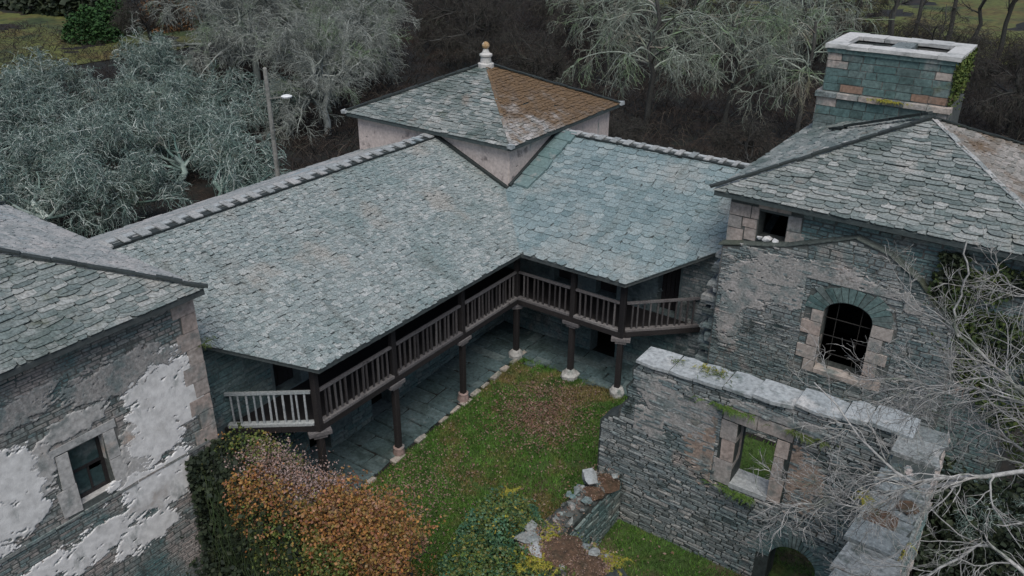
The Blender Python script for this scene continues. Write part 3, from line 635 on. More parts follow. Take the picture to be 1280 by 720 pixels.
# doors standing in the gallery openings
for w_, U_, x0, x1 in ((wA, 1, -9.9, -8.9), (wA, 1, -5.2, -4.1), (wA, 1, -2.3, -1.2), (wB, 0, 4.85, 5.68), (wB, 0, .4, 1.4), (wB, 0, 2.3, 3.2)):
    mb = MB(); n_ = 5
    for k in range(n_):
        a = x0 + (x1 - x0) * k / n_ + .008; b = x0 + (x1 - x0) * (k + 1) / n_ - .008; q = .38 + .01 * (k % 2)
        if U_: mb.box((WA - q - .05, a, 2.87), (WA - q, b, 4.96))
        else: mb.box((a, WB + q, 2.87), (b, WB + q + .05, 4.98))
    mb.obj('door', 'wood', w_)
# back and end walls close the wings
mb = MB(); mb.box((-10.35, -15.1, -1.6), (-9.8, 2.2, 5.75)); mb.box((-9.7, -15.2, -1.6), (-2.75, -14.7, 5.6)); mb.obj('rear_wall', 'mortar', wingA)
mb = MB(); mb.box((-2.0, 9.9, -1.6), (8.1, 10.4, 5.7)); mb.obj('rear_wall', 'mortar', wingB)
# upper floor, ceiling lining
endA, endB = (-2.0, -11.72), (6.52, 1.97)
def poly_floor(pts, z0, z1, name, m, parent): mb = MB(); mb.prism(pts, z0, z1); return mb.obj(name, m, parent)
poly_floor([(-2.04, .0), (-2.04, endA[1]), (.0, -10.25), (.0, -.02)], 2.62, 2.80, 'gallery_floor', 'wood', wingA)
poly_floor([(-2.04, .01), (.0, .0), (4.72, .0), (endB[0], 1.99), (-2.04, 1.99)], 2.62, 2.80, 'gallery_floor', 'wood', wingB)

def post_at(parent, x, y, zbase, upper=True, base='pink', rot=0., zt=None):
    z0 = zbase
    j = lambda: random.uniform(-.01, .01)
    mb = MB(); mb.prism([(x + dx + j(), y + dy + j()) for dx, dy in ((-.10, -.07), (-.07, -.10), (.07, -.10), (.10, -.07), (.10, .07), (.07, .10), (-.07, .10), (-.10, .07))], z0 + .3, 2.38); p = mb.obj('post', 'wood', parent)
    c, s = math.cos(rot), math.sin(rot)
    mb = MB(); mb.prism([(x + dx * c - dy * s, y + dx * s + dy * c) for dx, dy in ((-.34, -.16), (.34, -.16), (.34, .16), (-.34, .16))], 2.44, 2.56)
    mb.prism([(x + dx * c - dy * s, y + dx * s + dy * c) for dx, dy in ((-.2, -.13), (.2, -.13), (.2, .13), (-.2, .13))], 2.34, 2.44); mb.obj('capital', 'wood_grey', p)
    mb = MB()
    if base == 'pink': mb.lathe((x, y, z0 - .12), [(0, .26), (.10, .27), (.16, .22), (.40, .19), (.46, .2), (.48, .15)], 10, .05); mb.obj('post_base', 'base_pink', p)
    elif base == 'bowl': mb.lathe((x, y, z0 - .1), [(0, .25), (.1, .34), (.24, .36), (.3, .25), (.44, .14), (.46, .1)], 10, .12); mb.obj('post_base', 'base_pale', p)
    else: mb.lathe((x, y, z0 - .15), [(0, .22), (.12, .30), (.3, .29), (.44, .2), (.47, .14)], 9, .12); mb.obj('post_base', 'base_pale', p)
    if upper:
        mb = MB(); mb.prism([(x + dx + j(), y + dy + j()) for dx, dy in ((-.10, -.07), (-.07, -.10), (.07, -.10), (.10, -.07), (.10, .07), (.07, .10), (-.07, .10), (-.10, .07))], 2.565, zt or 5.03); mb.obj('upper_post', 'wood', parent)
    return p
YA = [0., -3.37, -6.87, -10.1]; XB = [0., 2.5, 4.52]
for i, (y, zb, bs) in enumerate(((0, .17, 'round'), (YA[1], -.08, 'pink'), (YA[2], -.36, 'pink'), (YA[3], -.6, 'pink'))):
    post_at(wingA, 0, y, zb, True, bs, rot=math.pi / 2 if 0 < i < 3 else (math.radians(60) if i == 3 else math.radians(45)))
post_at(wingB, XB[1], 0, .16, True, 'bowl'); post_at(wingB, XB[2], 0, .16, True, 'round', rot=math.radians(25))
def rail_run(parent, a, b, m_rail='wood_grey', m_bal='baluster', step=.21, out=(0, 0), beam_m='wood'):
    """a balustrade between two posts: edge beam, bottom rail, handrail and separate balusters"""
    a, b = np.array(a, float), np.array(b, float); D = np.linalg.norm(b - a); d = (b - a) / D; o = np.array(out, float)
    P = lambda s, z: np.array([*(a + d * s + o), z])
    mb = MB(); mb.bar(P(-.1, 2.68), P(D + .1, 2.68), .18, .2); mb.obj('edge_beam', beam_m, parent)
    rl = MB().bar(P(0, 2.83), P(D, 2.83), .20, .085).obj('railing', m_rail, parent)
    MB().bar(P(.02, 3.90), P(D - .02, 3.90), .10, .075).obj('handrail', m_rail, rl)
    n = int(D / step); me = []
    for k in range(3):
        q = MB(); q.box((-.028, -.022, 2.873), (.028, .022, 3.862), .006); me.append(mesh_from('baluster', q.V, q.F, m_bal))
    ang = math.atan2(d[1], d[0])
    for k in range(1, n):
        s = D * k / n + random.uniform(-.012, .012); c = P(s, 0)
        place('baluster', me[k % 3], Matrix.Translation(c) @ Matrix.Rotation(ang, 4, 'Z') @ Matrix.Rotation(random.uniform(-.012, .012), 4, 'Y'), rl)
    return rl
for i in range(3): rail_run(wingA, (0, YA[i] - .1), (0, YA[i + 1] + .1), out=(.03, 0))
rail_run(wingA, (-.08, YA[3] - .08), endA, 'wood_pale', 'wood_pale', .2)
rail_run(wingB, (.1, 0), (XB[1] - .1, 0), out=(0, -.03)); rail_run(wingB, (XB[1] + .1, 0), (XB[2] - .1, 0), out=(0, -.03)); rail_run(wingB, (XB[2] + .07, .08), endB, out=(0, 0))
# eave plates under the slates and rafters
MB().bar((0, .1, 5.0), (0, -10.2, 5.0), .16, .16).obj('eave_beam', 'wood', wingA); MB().bar((-.1, 0, 5.003), (4.6, 0, 5.003), .16, .16).obj('eave_beam', 'wood', wingB)
for i in range(20):
    y = -.3 - i * .5; MB().bar((.45, y, zA(.45) - .21), (-2.0, y, zA(-2.0) - .21), .09, .11).obj('rafter', 'wood', wingA)
for i in range(9):
    x = .2 + i * .5; MB().bar((x, -.45, zB(-.45) - .21), (x, 1.95, zB(1.95) - .21), .09, .11).obj('rafter', 'wood', wingB)
# end pieces under the slanting eaves
MB().bar((-2.0, -11.7, 5.4), (.0, -10.15, 5.0), .12, .14).obj('eave_beam', 'wood', wingA); MB().bar((6.5, 1.95, 5.75), (4.55, .03, 5.0), .12, .14).obj('eave_beam', 'wood', wingB)

# ------------------------------------------------------------------ paved walk under the galleries
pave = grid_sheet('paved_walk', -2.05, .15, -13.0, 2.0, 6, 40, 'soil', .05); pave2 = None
r = np.random.default_rng(31)
def flags(x0, x1, y0, y1, parent, avoid=None, sz=(.5, 1.05)):
    protos = []
    for k in range(8):
        n = 6; a0 = r.uniform(0, 1); V = []
        pts = [(-.5, -.5), (.1, -.52), (.5, -.46), (.5, .4), (.42, .5), (-.5, .5)]
        pts = [(px + r.uniform(-.05, .05), py + r.uniform(-.05, .05)) for px, py in pts]
        V = [(x, y, 0) for x, y in pts] + [(x * .96, y * .96, 1) for x, y in pts]
        protos.append(mesh_from('flagstone', V, [tuple(range(n, 2 * n))] + [(i, (i + 1) % n, n + (i + 1) % n, n + i) for i in range(n)], 'flag'))
    y = y0
    while y < y1:
        h = r.uniform(*sz) * .75; x = x0
        while x < x1:
            w_ = min(r.uniform(*sz), x1 - x)
            if x1 - x - w_ < .25: w_ = x1 - x
            cx, cy = x + w_ / 2, y + h / 2
            if avoid is None or not avoid(cx, cy):
                g = float(G(cx, cy)) + .04; t = Matrix.Translation((cx, cy, g)) @ Matrix.Rotation(r.normal(0, .03), 4, 'Z') @ Matrix.Rotation(r.normal(.0, .012), 4, 'X') @ Matrix.Rotation(r.normal(.0, .012), 4, 'Y') @ Matrix.Diagonal((w_ * 1.0, h * 1.0, r.uniform(.04, .06), 1))
                place('flagstone', protos[int(r.integers(0, 8))], t, parent)
            x += w_
        y += h
flags(-2.0, .05, -12.5, 1.8, pave); flags(.1, 6.4, .05, 1.9, pave)
# edge stones of the walk
for i, yy in enumerate(np.arange(-8.6, .2, .62)):
    if yy < -5 and i % 2: continue
    mb = MB(); l_ = random.uniform(.38, .6); mb.box((.03, yy, float(G(0, yy)) - .05), (.03 + random.uniform(.14, .24), yy + l_, float(G(0, yy)) + random.uniform(.09, .15)), .025); mb.obj('kerb_stone', 'kerb', pave)
for x_, y_, s_ in ((.55, -.15, .3), (.9, .15, .25), (3.1, .1, .35), (3.6, .2, .25)):
    mb = MB(); mb.box((x_, y_ - s_ / 2, .1), (x_ + s_ * 1.5, y_ + s_ / 2, .21), .04); mb.obj('kerb_stone', 'flag', pave)

# ------------------------------------------------------------------ corner tower
tower = thing('corner_tower', (-6.2, 6.4, 0), 'square plastered tower with pyramid slate roof, half brown with lichen, topped by a finial', 'tower')
tz, t0x, t1x, t0y, t1y = 7.86, -10.74, -1.78, 2.06, 10.82; ax, ay, az = -6.26, 6.44, 9.80
mb = MB()
for U_, O_, N_, L_ in (((1, 0, 0), (-10.33, 2.4, 0), (0, -1, 0), 8.21), ((0, 1, 0), (-2.12, 2.4, 0), (1, 0, 0), 8.0), ((1, 0, 0), (-10.33, 10.4, 0), (0, 1, 0), 8.21), ((0, 1, 0), (-10.33, 2.4, 0), (-1, 0, 0), 8.0)):
    hole = [quad_hole(6.3, 6.55, 6.85, 7.2)] if False else []
    wt = wall_body(tower, 'wall', O_, U_, N_, [(0.002, -1.6), (L_ - .002, -1.6), (L_ - .002, 7.86), (0.002, 7.86)], hole, .5, 'tower_plaster')
    if N_ in ((0, -1, 0), (1, 0, 0)):
        masonry(wt, O_, U_, N_, [(.02, 5.4), (L_ - .02, 5.4), (L_ - .02, 7.8), (.02, 7.8)], [], 'stone_pale', h=(.12, .22), l=(.25, .7), prot=(.006, .02), seed=40 + len(wt.name), nobj=60)
        bl = [(L_ * f, z, ru, rv) for f, z, ru, rv in ((.1, 7.2, 1.3, .9), (.36, 7.3, 1.4, .7), (.62, 7.2, 1.5, .8), (.9, 7.1, 1.3, 1.0), (.8, 6.4, .9, .5))]
        plaster_patch(wt, O_, U_, N_, bl, 'tower_plaster', 8 + len(wt.name), h=.035, thr=-.30, bounds=(.0, L_, 5.4, 7.7))
CT = lambda x, y: (x, y, tz)
sags = [[CT(t0x, t0y), CT(t1x, t0y), (ax, ay, az)], [CT(t1x, t0y), CT(t1x, t1y), (ax, ay, az)], [CT(t1x, t1y), CT(t0x, t1y), (ax, ay, az)], [CT(t0x, t1y), CT(t0x, t0y), (ax, ay, az)]]
for i, (tri, mm, nn) in enumerate(zip(sags, ('slate_old', 'slate_moss', 'slate_old', 'slate_old'), (300, 220, 20, 20))):
    rt = slate_roof(tower, 'roof', tri, mm, flat=True, e=.165, w=.33, t=.018, seed=50 + i, nobj=nn, lift=2.3, jit=.3, wv=(.4, 1.8))
    if i == 0: rt0 = rt
hip_row(rt0, CT(t0x, t0y), (ax, ay, az), 'hip_dark', w=.18, t=.06, lift=.06, seed=2)
hip_row(rt0, CT(t1x, t1y), (ax, ay, az), 'hip_dark', w=.22, t=.05, lift=.05, seed=3)
hip_row(rt0, CT(t1x, t0y), (ax, ay, az), 'slate_moss', w=.13, t=.02, lift=.03, seed=4, L=.3, tiltj=.08)
for x_, y_ in ((t0x, t0y), (t1x, t0y), (t1x, t1y)): mb = MB(); mb.box((x_ - .12, y_ - .12, tz - .02), (x_ + .12, y_ + .12, tz + .12), .03); mb.obj('corner_slate', 'ridge', rt0)
mb = MB(); mb.box((t0x + .35, t0y + .24, tz - .17), (t1x - .24, t1y - .24, tz - .03)); mb.obj('eave_course', 'mortar', tower)
mb = MB(); mb.lathe((ax, ay, az - .25), [(0, .36), (.30, .36), (.34, .25), (.58, .23), (.63, .29), (.70, .29), (.76, .17), (.88, .12), (.94, .09)], 12); fin = mb.obj('finial', 'finial', tower)
mb = MB(); mb.lathe((ax, ay, az + .67), [(0, .08), (.05, .14), (.13, .17), (.21, .155), (.28, .10), (.31, .03)], 12); mb.obj('ball', 'ball_orange', fin)

# ------------------------------------------------------------------ left house
left = thing('stone_house', (-5.6, -17.6, -1), 'stone house at the left edge with white plaster patches and one wooden window', 'building')
LX, LY, lez = -1.0, -12.75, 8.0
win = quad_hole(-16.5, -15.66, 3.75, 5.3)
lw = wall_body(left, 'wall', (LX, 0, 0), (0, 1, 0), (1, 0, 0), [(-24, -2), (LY, -2), (LY, 7.85), (-24, 7.85)], [win], .7, 'mortar')
masonry(lw, (LX, 0, 0), (0, 1, 0), (1, 0, 0), [(-23.9, -1.9), (LY - .45, -1.9), (LY - .45, 7.8), (-23.9, 7.8)], [quad_hole(-16.86, -15.3, 3.6, 5.55)], 'stone', h=(.05, .13), l=(.14, .5), prot=(.004, .015), seed=61, nobj=300)
mb = MB(); mb.box((-10.3, LY - .55, -2), (LX - .72, LY + .0, 7.8)); mb.box((-10.3, -22.7, -2), (-9.7, LY - .6, 7.8)); mb.box((-9.6, -22.7, -2), (LX - .75, -22.1, 7.8)); mb.obj('rear_wall', 'mortar', left)
for k, (a, b) in enumerate(zip(np.arange(-1.8, 7.7, .48), np.arange(-1.3, 8.2, .48))):
    wq = .42 + .22 * (k % 2); block((LX, 0, 0), (0, 1, 0), (1, 0, 0), LY - wq, LY + .012, a, min(b, 7.82) - .015, .03, .3).obj('quoin', 'dressed', lw)
plaster_patch(lw, (LX, 0, 0), (0, 1, 0), (1, 0, 0), [(-13.9, 5.6, .70, .95), (-14.35, 4.75, .72, .9), (-14.5, 6.0, .5, .5), (-13.5, 5.0, .5, .6)], 'plaster', 1, h=.034, holes=[(-16.9, -15.34, 3.4, 5.6)])
plaster_patch(lw, (LX, 0, 0), (0, 1, 0), (1, 0, 0), [(-17.75, 5.25, .55, .95), (-18.4, 4.9, .8, 1.3), (-17.7, 4.2, .5, .3)], 'plaster', 5, h=.034)
plaster_patch(lw, (LX, 0, 0), (0, 1, 0), (1, 0, 0), [(-14.6, 3.05, 1.2, .85), (-16.4, 2.5, .9, .55), (-15.2, 2.0, 1.0, .5), (-17.6, 2.6, .8, .35)], 'plaster', 9, h=.032, thr=.08)
plaster_patch(lw, (LX, 0, 0), (0, 1, 0), (1, 0, 0), [(-15.0, 6.6, 1.6, .5), (-17.6, 6.8, 1.3, .4)], 'lime_pink', 14, h=.045, thr=.14)
plaster_patch(lw, (LX, 0, 0), (0, 1, 0), (1, 0, 0), [(-17.2, 5.2, .5, .9), (-16.2, 5.9, .9, .35), (-15.0, 4.3, .4, .9)], 'dressed_white', 16, h=.03, thr=.15, holes=[(-16.8, -15.38, 3.6, 5.54)])
# string course below the window
for k, y in enumerate(np.arange(-23.5, LY - .3, .7)): block((LX, 0, 0), (0, 1, 0), (1, 0, 0), y, y + .69, 3.47 if k % 3 else 3.49, 3.57, .035, .1, .016).obj('string_stone', 'stone', lw)
# window surround and sash
for a, b, c, d, nm in ((-16.98, -16.5, 3.62, 4.4, 'jamb_stone'), (-16.82, -16.5, 4.4, 5.32, 'jamb_stone'), (-15.66, -15.28, 3.62, 4.5, 'jamb_stone'), (-15.66, -15.36, 4.5, 5.32, 'jamb_stone'), (-16.9, -15.32, 5.32, 5.54, 'lintel')):
    block((LX, 0, 0), (0, 1, 0), (1, 0, 0), a, b, c, d, .022, .35, .022).obj(nm, 'dressed_white', lw)
wn = MB(); X0 = LX - .28
for a, b in (((X0, -16.5, 3.76), (X0 + .07, -16.41, 5.29)), ((X0, -15.75, 3.76), (X0 + .07, -15.662, 5.29)), ((X0, -16.41, 5.2), (X0 + .07, -15.75, 5.29)), ((X0, -16.41, 3.76), (X0 + .07, -15.75, 3.85)), ((X0, -16.41, 4.5), (X0 + .06, -15.75, 4.57)), ((X0 + .002, -16.10, 3.85), (X0 + .055, -16.05, 4.5))): wn.box(a, b)
wo = wn.obj('window', 'wood', left)
mb = MB(); mb.box((X0 + .02, -16.41, 4.57), (X0 + .03, -15.75, 5.2)); mb.obj('pane', 'glass', wo)
mb = MB(); mb.box((X0 + .02, -16.41, 3.85), (X0 + .03, -16.10, 4.5)); mb.obj('pane', 'glass', wo)
mb = MB(); mb.box((X0 + .02, -16.05, 3.85), (X0 + .03, -15.75, 4.35)); mb.obj('pane', 'glass', wo)
mb = MB(); mb.box((LX - .35, -16.5, 3.66), (LX - .02, -15.66, 3.757), .005); mb.obj('sill', 'dressed_white', wo)
lx0, lx1, ly0, ly1 = -10.5, -.62, -22.6, -12.62; lax, lay, laz = -5.56, -17.6, 10.0
tris = [[(lx1, ly0, lez), (lx1, ly1, lez), (lax, lay, laz)], [(lx1, ly1, lez), (lx0, ly1, lez), (lax, lay, laz)], [(lx0, ly1, lez), (lx0, ly0, lez), (lax, lay, laz)], [(lx0, ly0, lez), (lx1, ly0, lez), (lax, lay, laz)]]
for i, (tri, mm, nn) in enumerate(zip(tris, ('slate_old', 'slate_rose', 'slate_old', 'slate_old'), (300, 200, 10, 0))):
    rt = slate_roof(left, 'roof', tri, mm, flat=True, e=.15, w=.33, t=.017, seed=70 + i, nobj=nn, lift=2.4, jit=.3, wv=(.45, 1.7))
    if i == 0: rtl = rt
hip_row(rtl, (lx1 + .05, ly1 + .05, lez), (lax, lay, laz), 'hip_dark', w=.13, t=.06, lift=.05, seed=6); hip_row(rtl, (lx0, ly1, lez), (lax, lay, laz), 'hip_dark', w=.2, t=.05, lift=.05, seed=7)
mb = MB(); mb.box((lx0 + .3, ly0 + .3, lez - .2), (lx1 - .16, ly1 - .14, lez - .03)); mb.obj('eave_course', 'mortar_dark', left)

# ------------------------------------------------------------------ right house with the great chimney
right = thing('stone_house', (12, 5.5, 0), 'stone house at the right with arched barred window and a wide chimney on its roof', 'building')
ez = 8.43; rx0, rx1, ry0, ry1 = 7.08, 17.0, .55, 10.45; rax, ray_, raz = 12.05, 5.5, 10.42
swin = quad_hole(8.47, 9.35, 7.02, 7.93)
uw = wall_body(right, 'upper_wall', (0, 1.0, 0), (1, 0, 0), (0, -1, 0), [(7.5, -1.5), (16.6, -1.5), (16.6, 8.35), (7.5, 8.35)], [swin, quad_hole(10.9, 12.5, 3.2, 6.1)], .6, 'mortar')
masonry(uw, (0, 1.0, 0), (1, 0, 0), (0, -1, 0), [(7.52, 6.5), (16.5, 6.5), (16.5, 8.3), (7.52, 8.3)], [quad_hole(7.5, 9.8, 6.7, 8.22)], 'stone_teal', h=(.09, .18), l=(.25, .7), seed=81, nobj=70)
masonry(uw, (0, 1.0, 0), (1, 0, 0), (0, -1, 0), [(13.3, .0), (16.5, .0), (16.5, 6.5), (13.3, 6.5)], [], 'stone_teal', h=(.09, .18), l=(.25, .7), seed=82, nobj=30)
for a, b, c, d in ((7.5, 8.05, 6.72, 7.2), (7.5, 7.95, 7.21, 7.62), (7.5, 8.2, 7.63, 8.05), (8.06, 8.46, 6.9, 7.3), (7.96, 8.46, 7.31, 7.62), (8.21, 8.46, 7.63, 8.05), (9.36, 9.95, 7.0, 7.5), (9.36, 9.8, 7.51, 8.0), (8.4, 9.45, 8.0, 8.22)):
    block((0, 1.0, 0), (1, 0, 0), (0, -1, 0), a, b - .01, c, d, .035, .35).obj('jamb_stone', 'dressed', uw)
low = [(7.55, -1.2), (14.75, -1.2), (14.7, 5.1), (14.55, 5.7), (13.35, 7.02), (12.5, 7.55), (11.5, 7.85), (9.5, 7.1), (7.55, 6.66)]
ac, az0, aa, ab = 11.70, 5.35, .70, .46
ahole = [(11.0, 3.35), (12.40, 3.35)] + [(x, z) for x, z in arch_pts(ac, az0, aa, ab, 10)]
lwall = wall_body(right, 'lower_wall', (0, .6, 0), (1, 0, 0), (0, -1, 0), low, [ahole], .39, 'mortar')
ablk = [(10.35, 3.2), (13.1, 3.2), (13.1, 5.4), (12.9, 6.05), (12.2, 6.3), (11.7, 6.38), (11.1, 6.3), (10.5, 6.0), (10.45, 5.4)]
lowi = [(7.57, -1.1), (14.7, -1.1), (14.65, 5.1), (14.5, 5.66), (13.32, 6.97), (12.5, 7.5), (11.5, 7.79), (9.5, 7.05), (7.57, 6.6)]
masonry(lwall, (0, .6, 0), (1, 0, 0), (0, -1, 0), lowi, [ablk], 'stone_pale', h=(.05, .14), l=(.14, .55), prot=(.01, .05), seed=83, nobj=300)
for k_, bl_ in enumerate(([(8.6, 5.6, 1.0, .9), (9.6, 5.7, 1.3, .6), (8.1, 4.2, .5, 1.2)], [(10.6, 6.5, 1.6, .55), (12.6, 6.3, 1.0, .35)], [(9.4, 6.6, 1.2, .3)])): plaster_patch(lwall, (0, .6, 0), (1, 0, 0), (0, -1, 0), bl_, 'lime_pink', 20 + k_, h=.05, thr=.14, holes=[(10.3, 13.1, 3.2, 6.3)], bounds=(7.6, 14.0, 2.5, 7.1))
for k, (z0_, z1_) in enumerate(((3.2, 3.62), (3.62, 4.1), (4.1, 4.5), (4.5, 4.95), (4.95, 5.38))):
    w1, w2 = (.36, .62)[k % 2], (.62, .40)[k % 2]
    block((0, .6, 0), (1, 0, 0), (0, -1, 0), 11.0 - w1, 11.0, z0_, z1_ - .012, .04, .3).obj('jamb_stone', 'dressed', lwall)
    block((0, .6, 0), (1, 0, 0), (0, -1, 0), 12.4, 12.4 + w2, z0_, z1_ - .012, .04, .3).obj('jamb_stone', 'dressed', lwall)
voussoirs(lwall, (0, .6, 0), (1, 0, 0), (0, -1, 0), ac, az0 + .03, aa + .01, ab, .52, 15, 'chimney_teal', .035, .3)
masonry(lwall, (0, .62, 0), (1, 0, 0), (0, -1, 0), ablk, [[(10.62, 3.2), (12.85, 3.2), (12.85, 5.4), (12.75, 5.9), (12.2, 6.25), (11.7, 6.33), (11.2, 6.25), (10.66, 5.9), (10.62, 5.4)]], 'stone_pale', seed=85, nobj=0)
block((0, .6, 0), (1, 0, 0), (0, -1, 0), 10.98, 12.42, 3.2, 3.36, .05, .38).obj('sill', 'dressed', lwall)
grille = MB()
for z_ in (3.9, 4.5, 5.1): grille.bar((11.0, .8, z_), (12.4, .8, z_), .02, .02)
for x_ in (11.35, 12.05): grille.bar((x_, .805, 3.36), (x_, .805, 5.75), .016, .016, (0, 1, 0))
grille.obj('window_bars', 'iron', lwall)
# sloping ledge slates on top of the lower wall
lp = [(7.42, 6.69), (9.5, 7.13), (11.5, 7.88), (12.5, 7.58), (13.35, 7.05), (14.56, 5.72)]
for (x0_, z0_), (x1_, z1_) in zip(lp[:-1], lp[1:]):
    n_ = max(1, int(math.hypot(x1_ - x0_, z1_ - z0_) / .6))
    for k in range(n_):
        f0, f1 = k / n_, (k + 1) / n_; mb = MB(); mb.bar((x0_ + (x1_ - x0_) * f0, .76, z0_ + (z1_ - z0_) * f0), (x0_ + (x1_ - x0_) * f1, .76, z0_ + (z1_ - z0_) * f1 + random.uniform(-.01, .02)), .40 + random.uniform(-.03, .03), .03); mb.obj('ledge_slate', 'ledge', lwall)
# ragged end of the wing wall
mb = MB(); mb.box((7.5, 1.62, -1.5), (8.0, 9.9, 8.3)); mb.box((16.0, 1.62, -1.5), (16.55, 9.9, 8.3)); mb.box((8.02, 9.6, -1.5), (15.98, 10.0, 8.3)); mb.obj('side_wall', 'mortar', right)
for k in range(26):
    mb = MB(); z_ = 1.8 + k * .17; x_ = 7.15 + .18 * math.sin(k * 1.9) + (.15 if z_ > 4.6 else 0); mb.box((x_, .85 + .1 * math.sin(k * 2.3), z_), (7.62, 1.9, z_ + .16), .03); mb.obj('corner_stone', 'stone_pale', lwall)
tris = [[(rx0, ry0, ez), (rx1, ry0, ez), (rax, ray_, raz)], [(rx1, ry0, ez), (rx1, ry1, ez), (rax, ray_, raz)], [(rx1, ry1, ez), (rx0, ry1, ez), (rax, ray_, raz)], [(rx0, ry1, ez), (rx0, ry0, ez), (rax, ray_, raz)]]
for i, (tri, mm, nn) in enumerate(zip(tris, ('slate_old', 'slate_brown', 'slate_old', 'slate_old'), (300, 120, 0, 120))):
    rt = slate_roof(right, 'roof', tri, mm, flat=True, e=.185, w=.38, t=.022, seed=90 + i, nobj=nn, lift=2.4, jit=.28, wv=(.45, 1.8))
    if i == 0: rtr = rt
hip_row(rtr, (rx0 - .1, ry0 - .03, ez + .02), (rax, ray_, raz), 'hip_dark', w=.13, t=.07, lift=.06, seed=8)
hip_row(rtr, (8.6, 7.35, 9.06), (rax - .15, ray_ + .2, raz + .03), 'hip_dark', w=.20, t=.09, lift=.06, seed=9)
hip_row(rtr, (rx1, ry1, ez), (rax, ray_, raz), 'hip_dark', w=.2, t=.05, lift=.05, seed=10)
hip_row(rtr, (rx1, ry0, ez), (rax, ray_, raz), 'slate_rose', w=.16, t=.02, lift=.03, seed=12, L=.35, tiltj=.08)
mb = MB(); mb.box((rx0 + .3, ry0 + .3, ez - .22), (rx1 - .3, ry1 - .3, ez - .03)); mb.obj('eave_course', 'mortar', right)
# chimney
cx0, cx1, cy0, cy1 = 7.62, 11.88, 9.0, 12.0
ch = MB(); ch.box((cx0 - .12, cy0 - .12, 5), (cx1 + .12, cy1 + .12, 10.0)); ch.box((cx0, cy0, 10.0), (cx1, cy1, 10.9)); ch.box((cx0, cy0, 10.9), (cx1, cy0 + .5, 11.62)); ch.box((cx0, cy1 - .7, 10.9), (cx1, cy1, 11.62)); ch.box((cx0, cy0 + .5, 10.9), (cx0 + .4, cy1 - .7, 11.62)); ch.box((cx1 - .4, cy0 + .5, 10.9), (cx1, cy1 - .7, 11.62)); chim = ch.obj('chimney', 'mortar', right)
def blocks(parent, O, U, N, L_, z0_, z1_, rows, mats, seed):
    r = np.random.default_rng(seed); hh = (z1_ - z0_) / rows
    for k in range(rows):
        u = 0.
        while u < L_ - .02:
            w_ = r.uniform(.35, .85); w_ = L_ - u if L_ - u - w_ < .25 else w_
            mm = mats[0]
            if u == 0 or u + w_ > L_ - .01: mm = 'dressed' if k in (3, 4) and r.uniform() < .8 else mats[0]
            if k == 0 and r.uniform() < .35: mm = 'rust_stone'
            block(O, U, N, u + .004, u + w_ - .004, z0_ + k * hh + .003, z0_ + (k + 1) * hh - .004, r.uniform(.01, .03), .1, .014).obj('stone_block', mm, parent); u += w_
blocks(chim, (cx0, cy0, 0), (1, 0, 0), (0, -1, 0), cx1 - cx0, 10.14, 11.52, 5, ('chimney_teal',), 1)
blocks(chim, (cx0 - .12, cy0 - .12, 0), (1, 0, 0), (0, -1, 0), cx1 - cx0 + .24, 8.3, 9.9, 5, ('chimney_teal',), 2)
blocks(chim, (cx1, cy0, 0), (0, 1, 0), (1, 0, 0), cy1 - cy0, 10.14, 11.52, 5, ('chimney_teal',), 3)
blocks(chim, (cx0, cy0, 0), (0, 1, 0), (-1, 0, 0), cy1 - cy0, 10.14, 11.52, 5, ('chimney_teal',), 4)
blocks(chim, (cx0 - .12, cy0 - .12, 0), (0, 1, 0), (-1, 0, 0), cy1 - cy0 + .24, 8.3, 9.9, 5, ('chimney_teal',), 5)
for k, x in enumerate(np.arange(cx0 - .2, cx1 + .2, .78)):
    mb = MB(); mb.box((x + .006, cy0 - .24, 9.92), (min(x + .772, cx1 + .22), cy0 + .1, 10.10), .008); mb.obj('cornice_stone', 'dressed' if k % 3 else 'stone_pale', chim)
mb = MB(); mb.box((cx0 - .24, cy0 + .12, 9.92), (cx0 + .1, cy1 + .2, 10.095), .008); mb.obj('cornice_stone', 'dressed', chim)
mb = MB(); mb.box((cx0 - .08, cy0 - .08, 11.52), (cx1 + .08, cy0 + .5, 11.68)); mb.box((cx0 - .08, cy0 + .501, 11.52), (cx0 + .4, cy1 + .08, 11.68)); mb.box((cx1 - .4, cy0 + .501, 11.52), (cx1 + .08, cy1 + .08, 11.68)); mb.obj('cornice_band', 'chimney_teal', chim)
def capslab(a, b): mb = MB(); mb.box((*a, 11.685), (*b, 11.82), .014); mb.obj('cap_slab', 'slab_white', chim)
M['slab_white'] = mat('slab_white', [(.40, .405, .395), (.46, .46, .445), (.35, .36, .352)], [((.20, .215, .205), 1.6, .52, .70, 7, None, .75), ((.08, .09, .05), 1.2, .64, .76, 6, None, .8)], vary=.18)
o_ = .15
for k in range(6):
    x0_, x1_ = cx0 - o_ + (cx1 - cx0 + 2 * o_) * k / 6, cx0 - o_ + (cx1 - cx0 + 2 * o_) * (k + 1) / 6
    capslab((x0_ + .006, cy0 - o_), (x1_ - .006, cy0 + .55)); capslab((x0_ + .006, cy1 - .75), (x1_ - .006, cy1 + o_))
capslab((cx0 - o_, cy0 + .56), (cx0 + .45, cy1 - .76)); capslab((cx1 - .45, cy0 + .56), (cx1 + o_, cy1 - .76)); mb = MB(); mb.box((9.5, cy0 + .57, 11.62), (10.2, cy1 - .77, 11.78), .02); mb.obj('cap_slab', 'slab_dark', chim)
